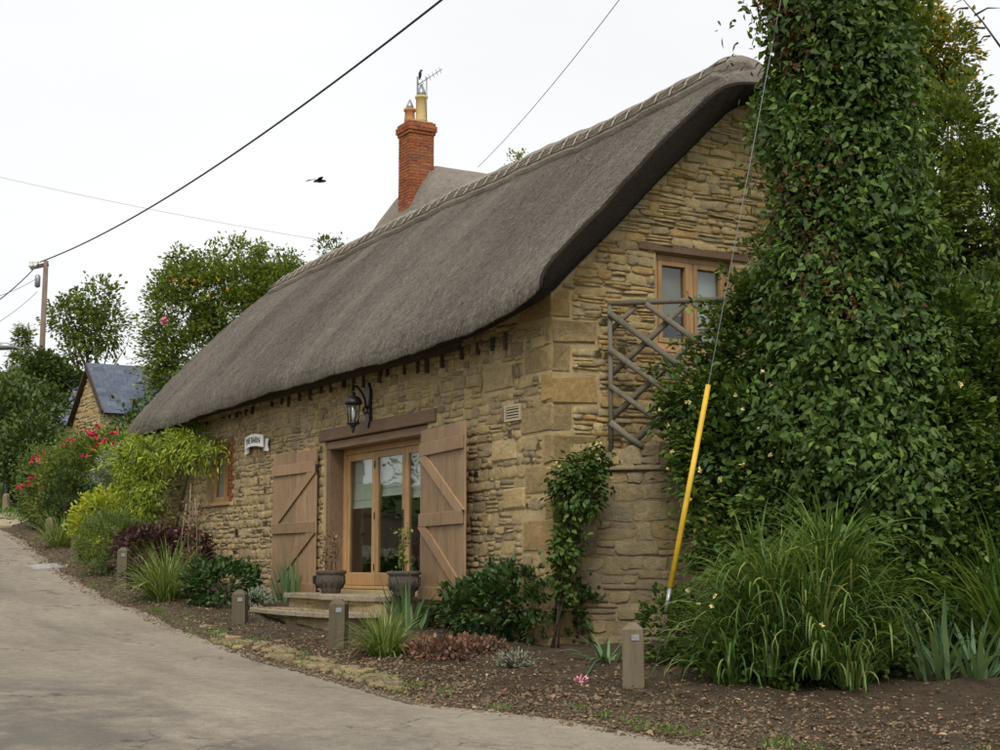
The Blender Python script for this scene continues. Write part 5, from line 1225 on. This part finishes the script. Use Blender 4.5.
# climber hugging the barn corner
cc_ = empty('corner_climber', (.15, -.05, gz(.15, -.05)), 0, 'narrow green honeysuckle climbing the barn corner quoins', 'climber')
bl = []
for px, py, dep, rx_, rz2 in ((582, 470, 16.9, .22, .18), (570, 475, 16.9, .22, .18), (596, 458, 16.9, .14, .12), (577, 495, 16.9, .22, .2), (586, 502, 16.9, .14, .14), (568, 520, 16.95, .12, .2), (567, 545, 16.95, .08, .22), (563, 565, 17, .06, .2), (565, 585, 17, .07, .2), (594, 482, 16.9, .14, .16), (565, 490, 17, .15, .15)):
    bl.append((tuple(Vector(at(px, py, dep)) - cc_.location), (rx_, .16, rz2)))
link('foliage', bush_mesh('foliage', bl, 260, 10, .055, .075, T_OVATE, -.1, .2, (.3, 1.1)), LF_HONEY, cc_)
m = MB(); stems(m, (.1, -.1, 0), [b[0] for b in bl[:3]], .012, 5, .04); m.build('stem', BARK, cc_)
flowers(cc_, [(555, 463, 16.7), (559, 466, 16.7), (548, 468, 16.7)], YELFL, .035)
# the big arching grass clump and its neighbours
P = hit(776, 692)
e = empty('montbretia_clump', (P[0] - .15, P[1] + .5, gz(P[0], P[1] + .5)), 0, 'huge arching grassy clump filling the right foreground', 'grass clump')
rg = random.Random(17)
for k in range(64):      # tufts rooted all through the mound, the outer ones falling outwards
    aa = rg.uniform(0, 6.283); rr0 = math.sqrt(rg.random()); dr = math.cos(aa) * rr0 * .78; df = math.sin(aa) * rr0 * .6
    zt_ = (1.0 * (1 - rr0 ** 2) + .02) * rg.uniform(.5, 1.0); L_b = rg.uniform(.85, 1.2) * (1.0 - .15 * rr0)
    o = link('tuft', blades_mesh('tuft', 46, L_b, .021, .12, (.05, .3 + .5 * rr0), 3.3, seg=8, Lvar=.45), LF_GRASS, e); v_ = RT * dr + FW * df; o.location = (v_[0], v_[1], zt_ + gz(e.location.x + v_[0], e.location.y + v_[1]) - e.location.z - .02)
link('undergrowth', bush_mesh('undergrowth', [((RT[0] * dx, RT[1] * dx, .35), (.5, .45, .42)) for dx in (-.5, 0, .45)], 330, 11, .07, .065, T_OVATE, .3, 0, (.6, 1.1), spray=.2), LF_HONEY, e)
for (px, py, dp) in ((688, 590, 13.2), (698, 603, 13.1), (712, 606, 13.1), (715, 596, 13.1), (822, 625, 13)): flowers(e, [(px, py, dp)], YELFL, .03)
P = hit(960, 672); grass_clump('day_lily_clump', 'tall arching green strap-leaved clump at the right edge', None, 420, 1.55, .032, .4, LF_GRASS, (.02, .7), 1.7, 'grass clump', base=(P[0] + .2, P[1] + .6, gz(P[0] + .2, P[1] + .6)))
grass_clump('bearded_iris', 'blue-grey iris fan in front of the right-edge clump', (936, 680), 40, .75, .05, .22, LF_IRIS, (.1, .9), .9, 'iris')
grass_clump('bearded_iris', 'second blue-grey iris fan at the right edge of the photo', (975, 682), 34, .72, .05, .2, LF_IRIS, (.1, .9), .9, 'iris')
shrub('bramble', 'straggling bramble stems at the left foot of the big grass clump', (690, 668), .9, .8, LF_HONEY, .07, 1.1, lobes=5, spread=.07, cat='shrub')

# ================================================================== CREEPER-CLAD POLE AND HEDGE MASS
iv = empty('creeper_clad_pole', tuple(ivy_base), 0, 'tall pole wrapped in dark green and rust-tinged creeper right of the gable', 'creeper')
ph = POLE_TOP[2] - ivy_base[2]
MB().tube([(0, 0, -.3), (0, 0, ph * .5), (0, 0, ph)], [.17, .15, .12], 10).build('pole', POLEWOOD, iv)
def column(n_c, per, rfun, zr, size, spread, arc=None, tvar=.45, lumps=1.0, inner=0.0):
    """leaf clumps over a lumpy column; outer leaves hang like shingles"""
    z = rng.uniform(zr[0], zr[1], n_c); a = rng.uniform(0, 2 * np.pi, n_c) if arc is None else rng.uniform(arc[0], arc[1], n_c)
    R_ = rfun(z, a) * (1 + lumps * (.12 * np.sin(3 * a + z * 1.3) + .10 * np.sin(5 * a - z * 2.1 + 1) + .10 * np.sin(z * 4.2 + 2 * a) + .08 * np.sin(11 * a + 3 * np.sin(z * 2.2)))) * rng.uniform(.82 - inner, 1.05, n_c)
    c = np.stack([np.cos(a) * R_, np.sin(a) * R_, z], 1); ids = np.repeat(np.arange(n_c), per); n = len(ids)
    O = np.stack([np.cos(a), np.sin(a), 0 * a], 1); T_ = np.stack([-np.sin(a), np.cos(a), 0 * a], 1); Ls = rng.uniform(.2, .75, n_c); tl = rng.random(n)
    side = rng.normal(0, .4, n_c); out_ = np.abs(rng.normal(.16, .22, n_c))
    P = c[ids] + rng.normal(size=(n, 3)) * spread * .5 + (O[ids] * (out_[ids] * np.sin(tl * 2.2))[:, None] + T_[ids] * (side[ids] * tl)[:, None] - np.array([0, 0, 1.0]) * tl[:, None]) * Ls[ids][:, None]
    O = O[ids]; D = O * .45 + rdir(n) * .85 + np.array([0, 0, -.5]); Nn = O * .8 + np.array([0, 0, .6]) + rdir(n) * .7
    t = np.clip(tvar * rng.random(n_c)[ids] + (1 - tvar) * rng.random(n), 0, 1)
    return P, D, Nn, size * rng.choice([.5, .7, .9, 1.05, 1.25], n) * rng.uniform(.85, 1.15, n), t, a[ids]
toward = math.atan2(-FW[1], -FW[0])      # azimuth of the camera seen from the pole
left_az = math.atan2(-RT[1], -RT[0])
def rcol(z, a):   # half width of the creeper: narrow at the top, flaring below
    base = np.interp(z, [0, 1.0, 2.2, 3.2, 4.2, 5.2, 6.5, 7.6, 10], [.85, .95, .98, .86, .7, .6, .58, .58, .56])
    return base
P, D, Nn, S, t, a = column(8600, 13, rcol, (.4, 9.6), .086, .11, tvar=.62)
hgt_ = P[:, 2] + ivy_base[2]; rust = ((np.cos(a - left_az) > .1) & (np.abs(hgt_ - 4.1) < .9) & (rng.normal(.25 + .5 * np.sin(P[:, 2] * 3 + a * 4), .6, len(P)) > .85)) | ((np.cos(a - left_az) > .1) & (hgt_ > 5.9) & (rng.normal(np.sin(P[:, 2] * 2 + a * 3), .5, len(P)) > .75)) | ((P[:, 2] > 4) & (rng.random(len(P)) < .04) & (np.cos(a - left_az) > -.2))
link('creeper_leaves', leaves('creeper_leaves', P[~rust], D[~rust], Nn[~rust], S[~rust], T_IVY, t[~rust] ** 1.1 * .95), LF_IVY, iv)
link('rust_leaves', leaves('rust_leaves', P[rust], D[rust], Nn[rust], S[rust] * .9, T_IVY, t[rust]), LF_RUST, iv)
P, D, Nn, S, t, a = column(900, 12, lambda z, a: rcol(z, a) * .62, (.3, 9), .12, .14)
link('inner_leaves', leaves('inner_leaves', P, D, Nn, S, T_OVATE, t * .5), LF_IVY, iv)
m = MB(); rs = random.Random(6)
for k in range(9):
    a_ = rs.uniform(0, 6.28); m.tube([(math.cos(a_ + .25 * q) * (.22 + .09 * q % .3), math.sin(a_ + .25 * q) * (.22 + .05 * q), q * 1.0) for q in range(9)], [.05 - .004 * q for q in range(9)], 6)
m.build('vine_stem', BARK, iv)
for k in range(10):   # stray shoots reaching out of the outline
    a_ = rs.uniform(0, 6.28); z = rs.uniform(3, 8.5); r = float(rcol(z, 0)); p = Vector((math.cos(a_) * r * .8, math.sin(a_) * r * .8, z))
    q = p + Vector((math.cos(a_), math.sin(a_), rs.uniform(-.3, .5))) * rs.uniform(.3, .6); MB().tube([p, p.lerp(q, .5) + Vector((0, 0, .06)), q], [.009, .007, .003], 4).build('shoot', BARK, iv)
# honeysuckle and ivy mass heaped over the garden wall
hm = empty('honeysuckle_mass', tuple(ivy_base), 0, 'broad tangle of honeysuckle smothering the garden wall and trellis', 'climber')
bl = []
for px, py, dep, rx_, rz2 in ((722, 445, 16.6, .45, .4), (720, 400, 16.6, .6, .45), (760, 360, 16.5, .6, .5), (800, 330, 16.4, .6, .5), (728, 480, 16.4, .45, .4), (740, 450, 16.2, .7, .6), (790, 420, 16.0, .7, .7), (760, 510, 15.9, .65, .5), (800, 500, 15.6, .8, .7), (860, 470, 15.4, .8, .8), (920, 430, 15.6, .8, .8), (970, 400, 16.0, .8, .9), (1020, 420, 16.0, .8, .9), (880, 540, 15.2, .7, .6), (940, 520, 15.2, .7, .7), (1000, 500, 15.4, .8, .8), (960, 340, 16.4, .7, .6), (920, 340, 16.0, .7, .7), (1010, 340, 16.6, .7, .6), (690, 430, 16.8, .22, .2), (780, 300, 16.5, .45, .3), (755, 560, 15.7, .6, .4), (900, 590, 14.9, .6, .5), (960, 600, 15, .7, .6), (850, 600, 14.9, .5, .5), (735, 530, 16.0, .35, .35), (752, 325, 16.7, .3, .2)):
    bl.append((tuple(Vector(at(px, py, dep)) - hm.location), (rx_, .62, rz2)))
link('foliage', bush_mesh('foliage', bl, 3600, 13, .1, .085, T_OVATE, .05, .15, (.55, 1.02), .5, spray=.34), LF_HONEY, hm)
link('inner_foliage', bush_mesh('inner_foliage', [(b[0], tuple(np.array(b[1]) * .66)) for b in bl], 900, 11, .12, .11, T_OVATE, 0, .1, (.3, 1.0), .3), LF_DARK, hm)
# trailing sprays across the window and trellis
sp = MB(); tips = []
for a_, b_ in (((770, 330), (716, 268)), ((760, 345), (690, 300)), ((750, 365), (668, 345)), ((740, 380), (640, 372)), ((725, 400), (650, 410)), ((735, 395), (690, 350)), ((770, 310), (740, 275)), ((780, 300), (748, 235)), ((715, 410), (655, 395)), ((710, 420), (655, 425))):
    p = Vector(at(*a_, 16.6)) - hm.location; q = Vector(at(*b_, 16.85)) - hm.location; m_ = p.lerp(q, .5) + Vector((0, 0, .14)); pts = [p, p.lerp(m_, .6), m_, m_.lerp(q, .6), q]
    sp.tube(pts, [.012, .01, .008, .006, .003], 5); tips += [pts[i].lerp(pts[i + 1], f_) for i in range(4) for f_ in (0, .25, .5, .75)]
sp.build('spray_stem', BARK, hm)
Pq = np.array([tuple(t) for t in tips for _ in range(6)]) + rng.normal(0, .045, (len(tips) * 6, 3)); n = len(Pq)
link('spray_leaves', leaves('spray_leaves', Pq, rdir(n) + np.array([0, 0, -.2]), rdir(n) * .6 + np.array([0, 0, .9]), rng.uniform(.05, .1, n), T_OVATE), LF_HONEY, hm)
flp = [(688, 402), (700, 430), (735, 395), (742, 410), (770, 385), (690, 500), (720, 480), (700, 470), (776, 480), (795, 475), (784, 462), (770, 455), (705, 520), (742, 465), (760, 430), (668, 470), (805, 384), (762, 372), (940, 480), (925, 465), (960, 385), (668, 425), (660, 410), (672, 452), (960, 500)]
flowers(hm, [(x, y, float(np.interp(x, [600, 700, 800, 900, 1000], [16.5, 15.9, 14.9, 14.6, 14.9]))) for x, y in flp], YELFL, .036)

# ================================================================== TREES
def tbase(px, py, dep): p = at(px, py, dep); return (p[0], p[1], gz(p[0], p[1]))
def mk(name, label, cx, cy, dep, rw, rh, **kw):
    b = tbase(cx, cy, dep); c = at(cx, cy, dep); k = dep / FPX
    return tree(name, label, b, c[2] - b[2], (0, 0, c[2] - b[2]), (rw * k, rw * k, rh * k), **kw)
k_ = 41 / FPX; b_ = at(225, 345, 41); eb = [(((x - 225) * k_ * RT[0], (x - 225) * k_ * RT[1], (gz(b_[0], b_[1]) * 0 + b_[2] - gz(b_[0], b_[1])) + (345 - y) * k_), (a_ * k_, a_ * k_, c_ * k_)) for x, y, a_, c_ in ((180, 310, 36, 42), (166, 345, 24, 40), (212, 290, 36, 28), (248, 284, 38, 26), (283, 280, 28, 20), (172, 385, 24, 40), (200, 355, 42, 50), (240, 315, 42, 42), (180, 278, 20, 16), (270, 300, 34, 30), (176, 256, 6, 10), (212, 252, 8, 10), (236, 247, 9, 8), (262, 252, 8, 9), (196, 262, 10, 10), (160, 300, 12, 12), (290, 262, 8, 8))]
ap_t = mk('apple_tree', 'broad apple tree with yellow fruit behind the far end of the barn', 225, 345, 41, 40, 50, extra_blobs=eb, mat=LF_APPLE, leaf=.125, n_clump=2500, per=13, spread=.2, trunk_r=.16, lobes=13, seed=4)
flowers(ap_t, [(x, y, 38.6) for x, y in ((171, 277), (175, 280), (186, 280), (195, 281), (199, 280), (203, 283), (192, 287), (172, 284), (209, 296), (184, 287), (218, 279), (228, 290))], APPLE, .07, 'apple', 8)
flowers(ap_t, [(163, 321, 38.4), (165, 320, 38.4), (164, 323, 38.4)], LINE, .11, 'rose_bloom', 12)
mk('apple_tree', 'leafy tree directly behind the thatch left of the chimney', 272, 318, 44, 58, 62, mat=LF_APPLE, leaf=.13, n_clump=800, per=12, spread=.16, trunk_r=.13, lobes=8, seed=9)
mk('apple_tree', 'small treetop showing over the ridge just left of the chimney', 345, 262, 46, 28, 26, mat=LF_TREE, leaf=.12, n_clump=130, per=11, spread=.17, trunk_r=.1, lobes=6, seed=10)
mk('ash_tree', 'slender leafy tree beside the timber utility pole', 88, 325, 56, 42, 52, mat=LF_TREE, leaf=.18, n_clump=360, per=12, spread=.24, trunk_r=.12, lobes=9, seed=5)
mk('ash_tree', 'small bushy tree between the utility pole and the outbuilding', 50, 378, 50, 28, 28, mat=LF_HEDGE, leaf=.16, n_clump=380, per=12, spread=.2, trunk_r=.12, lobes=8, seed=6)
mk('far_treetop', 'treetop poking above the thatched ridge right of the chimney', 522, 172, 60, 20, 26, mat=LF_AUT, leaf=.13, n_clump=110, per=11, spread=.16, trunk_r=.1, lobes=6, seed=7)
# conifer
b = tbase(20, 400, 62); c = at(20, 328, 62); H_ = c[2] - b[2]
cf = empty('conifer', b, 0, 'thin pale conifer left of the utility pole', 'tree')
MB().tube([(0, 0, -.2), (0, 0, H_)], [.14, .02], 8).build('trunk', BARK, cf)
z = rng.uniform(.35, 1, 260) * H_; a = rng.uniform(0, 6.28, 260); r = (1 - z / H_) * 1.5 * rng.uniform(.3, 1, 260) + .08
ids = np.repeat(np.arange(260), 16); Pq = np.stack([np.cos(a) * r, np.sin(a) * r, z - r * .15], 1)[ids] + rng.normal(0, .12, (len(ids), 3)); n = len(Pq)
link('crown', leaves('crown', Pq, np.stack([np.cos(a), np.sin(a), -.2 + 0 * a], 1)[ids] + rdir(n) * .6, rdir(n) + np.array([0, 0, 1]), rng.uniform(.12, .25, n), T_NARROW), LF_TREE, cf)
# right-hand trees
mk('ash_tree', 'spreading tree at the upper right behind the creeper pole', 975, 205, 24, 95, 130, mat=LF_TREE, leaf=.12, n_clump=1700, per=13, spread=.15, trunk_r=.16, lobes=12, seed=12, limbs=22)
mk('yellowing_tree', 'tall tree with yellowing leaves behind the creeper top', 930, 55, 27, 48, 75, mat=LF_AUT, leaf=.12, n_clump=620, per=12, spread=.16, trunk_r=.15, lobes=9, seed=13, limbs=18)
mk('ash_tree', 'low dense tree beyond the garden wall at the right edge', 990, 330, 21, 85, 70, mat=LF_HEDGE, leaf=.1, n_clump=900, per=12, spread=.14, trunk_r=.12, lobes=10, seed=14)
# bare twigs at the top right
tw = empty('bare_branch', tuple(at(1010, 60, 20)), 0, 'bare grey twigs against the sky at the top right corner', 'branch'); m = MB()
for a_, b_ in (((1010, 60), (955, -10)), ((985, 28), (960, 34)), ((975, 15), (1000, 8)), ((968, 8), (950, 16)), ((990, 36), (978, 44))):
    p, q = Vector(at(*a_, 20)) - tw.location, Vector(at(*b_, 20.2)) - tw.location; m.tube([p, p.lerp(q, .5) + Vector((0, 0, .05)), q], [.018, .012, .004], 5)
m.build('twig', BARK, tw)
# hedges up the lane
def hedge(name, label, spots, mat, leaf, nc, r=(1.2, 1.2, 1.0), cat='hedge'):
    c0 = at(*spots[0][:3]); e = empty(name, (c0[0], c0[1], gz(c0[0], c0[1])), 0, label, cat); bl = []
    for px, py, dep, rw, rh in spots:
        p = Vector(at(px, py, dep)) - e.location; k = dep / FPX; bl.append((tuple(p), (rw * k, rw * k * .9, rh * k)))
    link('foliage', bush_mesh('foliage', bl, nc, 13, .2, leaf, T_OVATE, .2, 0, (.55, 1.05)), mat, e)
    for b in bl: p = Vector(b[0]); zg = gz(e.location.x + p.x, e.location.y + p.y) - e.location.z; MB().tube([(p.x, p.y, zg - .2), (p.x + .05, p.y, (zg + p.z) / 2), tuple(p)], [.1, .07, .03], 6).build('stem', BARK, e)
    return e
hedge('dark_hedge', 'tall dark hedge in front of the outbuilding and pole', [(8, 425, 44, 42, 38), (34, 445, 42, 26, 30), (45, 404, 48, 20, 20), (0, 400, 47, 35, 25), (-30, 420, 46, 40, 35), (95, 468, 41, 35, 24), (30, 455, 42, 40, 25), (146, 425, 40.5, 8, 20), (135, 450, 39, 25, 35)], LF_HEDGE, .15, 1500)
hedge('far_hedge', 'paler far hedge at the left edge below the wires', [(8, 395, 58, 30, 18), (30, 390, 60, 26, 16), (-20, 400, 56, 30, 22)], LF_TREE, .2, 300)
oh = empty('roadside_hedge', (-16, -13.5, gz(-16, -13.5)), 0, 'tall green hedge across the lane seen only as a reflection in the door glass', 'hedge'); bl = []
for k in range(16): bl.append(((-14 + k * 2.3 + rs.uniform(-.3, .3), rs.uniform(-.5, .5), 1.9 + rs.uniform(-.2, .3)), (1.7, 1.1, 2.3 + rs.uniform(-.3, .6))))
link('foliage', bush_mesh('foliage', bl, 1500, 11, .24, .22, T_OVATE, .2, 0, (.6, 1.05)), LF_HEDGE, oh)

# ================================================================== LAWN, LITTER AND GRIT
n = 26000; Pq = []
xs_ = rng.uniform(-46, -24, n * 2); ys_ = rng.uniform(-3, 12, n * 2); k = (ys_ - edge_y(xs_)) > .7; xs_, ys_ = xs_[k][:n], ys_[k][:n]; n = len(xs_)
Pq = np.stack([xs_, ys_, G(xs_, ys_) + .03], 1); D = np.stack([rng.normal(0, .4, n), rng.normal(0, .4, n), np.ones(n)], 1)
o = link('lawn_grass', leaves('lawn_grass', Pq, D, rdir(n), rng.uniform(.06, .2, n), T_NARROW), LF_LAWN); tag(o, 'short green grass on the bank at the far left', 'grass', kind='stuff')
n = 11000; xs_ = np.r_[rng.uniform(-24, 9, n), rng.uniform(-3, 9.5, n)]; d_ = np.abs(rng.normal(0, 1.1, 2 * n)); ys_ = edge_y(xs_) + d_ * np.where(xs_ > 1.5, 1.5, 1) - .12
k = (ys_ < -.02) | (xs_ > .6); xs_, ys_, d_ = xs_[k], ys_[k], d_[k]; n = len(xs_)
def soil_z(x, y):
    dist = y - edge_y(x); return G(x, y) + (.028 * wob(x, y, 2.4) + .02 * wob(x, y, 6, 1)) * sm((dist - .02) / .5) + .035 * sm(dist / .45) - .05 * (1 - sm((dist + .35) / .35))
zz = np.maximum(soil_z(xs_, ys_), np.where(ys_ < edge_y(xs_) + .05, G(xs_, ys_) + .02, -9))
Pq = np.stack([xs_, ys_, zz + .012], 1); D = rdir(n) * np.array([1, 1, .25]); Nn = np.stack([rng.normal(0, .35, n), rng.normal(0, .35, n), np.ones(n)], 1)
sz = rng.uniform(.012, .042, n) * np.where(rng.random(n) < .08, 1.7, 1)
o = link('leaf_litter', leaves('leaf_litter', Pq, D, Nn, sz, T_OVATE), LF_DRY); tag(o, 'scattered dead leaves and chips over the soil verge', 'leaf litter', kind='stuff')
n = 5500; xs_ = np.r_[rng.uniform(-22, 9, n), rng.uniform(-2, 9.5, n)]; d_ = np.abs(rng.normal(0, .75, 2 * n)); ys_ = edge_y(xs_) + d_ - .25
k = (ys_ < -.02) | (xs_ > .6); xs_, ys_ = xs_[k], ys_[k]; n = len(xs_); zz = np.maximum(soil_z(xs_, ys_), np.where(ys_ < edge_y(xs_) + .05, G(xs_, ys_) + .012, -9))
OCT = np.array([(1, 0, 0), (-1, 0, 0), (0, 1, 0), (0, -1, 0), (0, 0, .7), (0, 0, -.7)]); OF = np.array([(0, 2, 4), (2, 1, 4), (1, 3, 4), (3, 0, 4), (2, 0, 5), (1, 2, 5), (3, 1, 5), (0, 3, 5)])
S_ = rng.uniform(.006, .022, n) * np.where(rng.random(n) < .06, 2.2, 1); an = rng.uniform(0, 6.28, n); ca, sa = np.cos(an), np.sin(an)
O_ = OCT[None] * rng.uniform(.6, 1.3, (n, 6, 1)); V = np.stack([O_[..., 0] * ca[:, None] - O_[..., 1] * sa[:, None], O_[..., 0] * sa[:, None] + O_[..., 1] * ca[:, None], O_[..., 2]], -1) * S_[:, None, None] + np.stack([xs_, ys_, zz + .004], 1)[:, None]
o = link('grit', npmesh('grit', V.reshape(-1, 3), (OF[None] + (np.arange(n) * 6)[:, None, None]).reshape(-1, 3), np.repeat(rng.random(n), 6)), GRIT); tag(o, 'small stones and grit strewn along the lane edge', 'grit', kind='stuff')
# tiny weeds and moss tufts on the verge edge
n = 70; tx = rng.uniform(-12, 9, n); ty = edge_y(tx) + np.abs(rng.normal(0, .25, n)); ids = np.repeat(np.arange(n), 26); Pq = np.stack([tx, ty, G(tx, ty) + .03], 1)[ids] + rng.normal(0, .05, (len(ids), 3)) * np.array([1.3, 1.3, .15]); m_n = len(Pq)
o = link('verge_weeds', leaves('verge_weeds', Pq, rdir(m_n) * .8 + np.array([0, 0, .9]), rdir(m_n), rng.uniform(.02, .07, m_n), T_NARROW), LF_LAWN); tag(o, 'tiny green weeds dotted along the lane edge', 'weeds', kind='stuff')
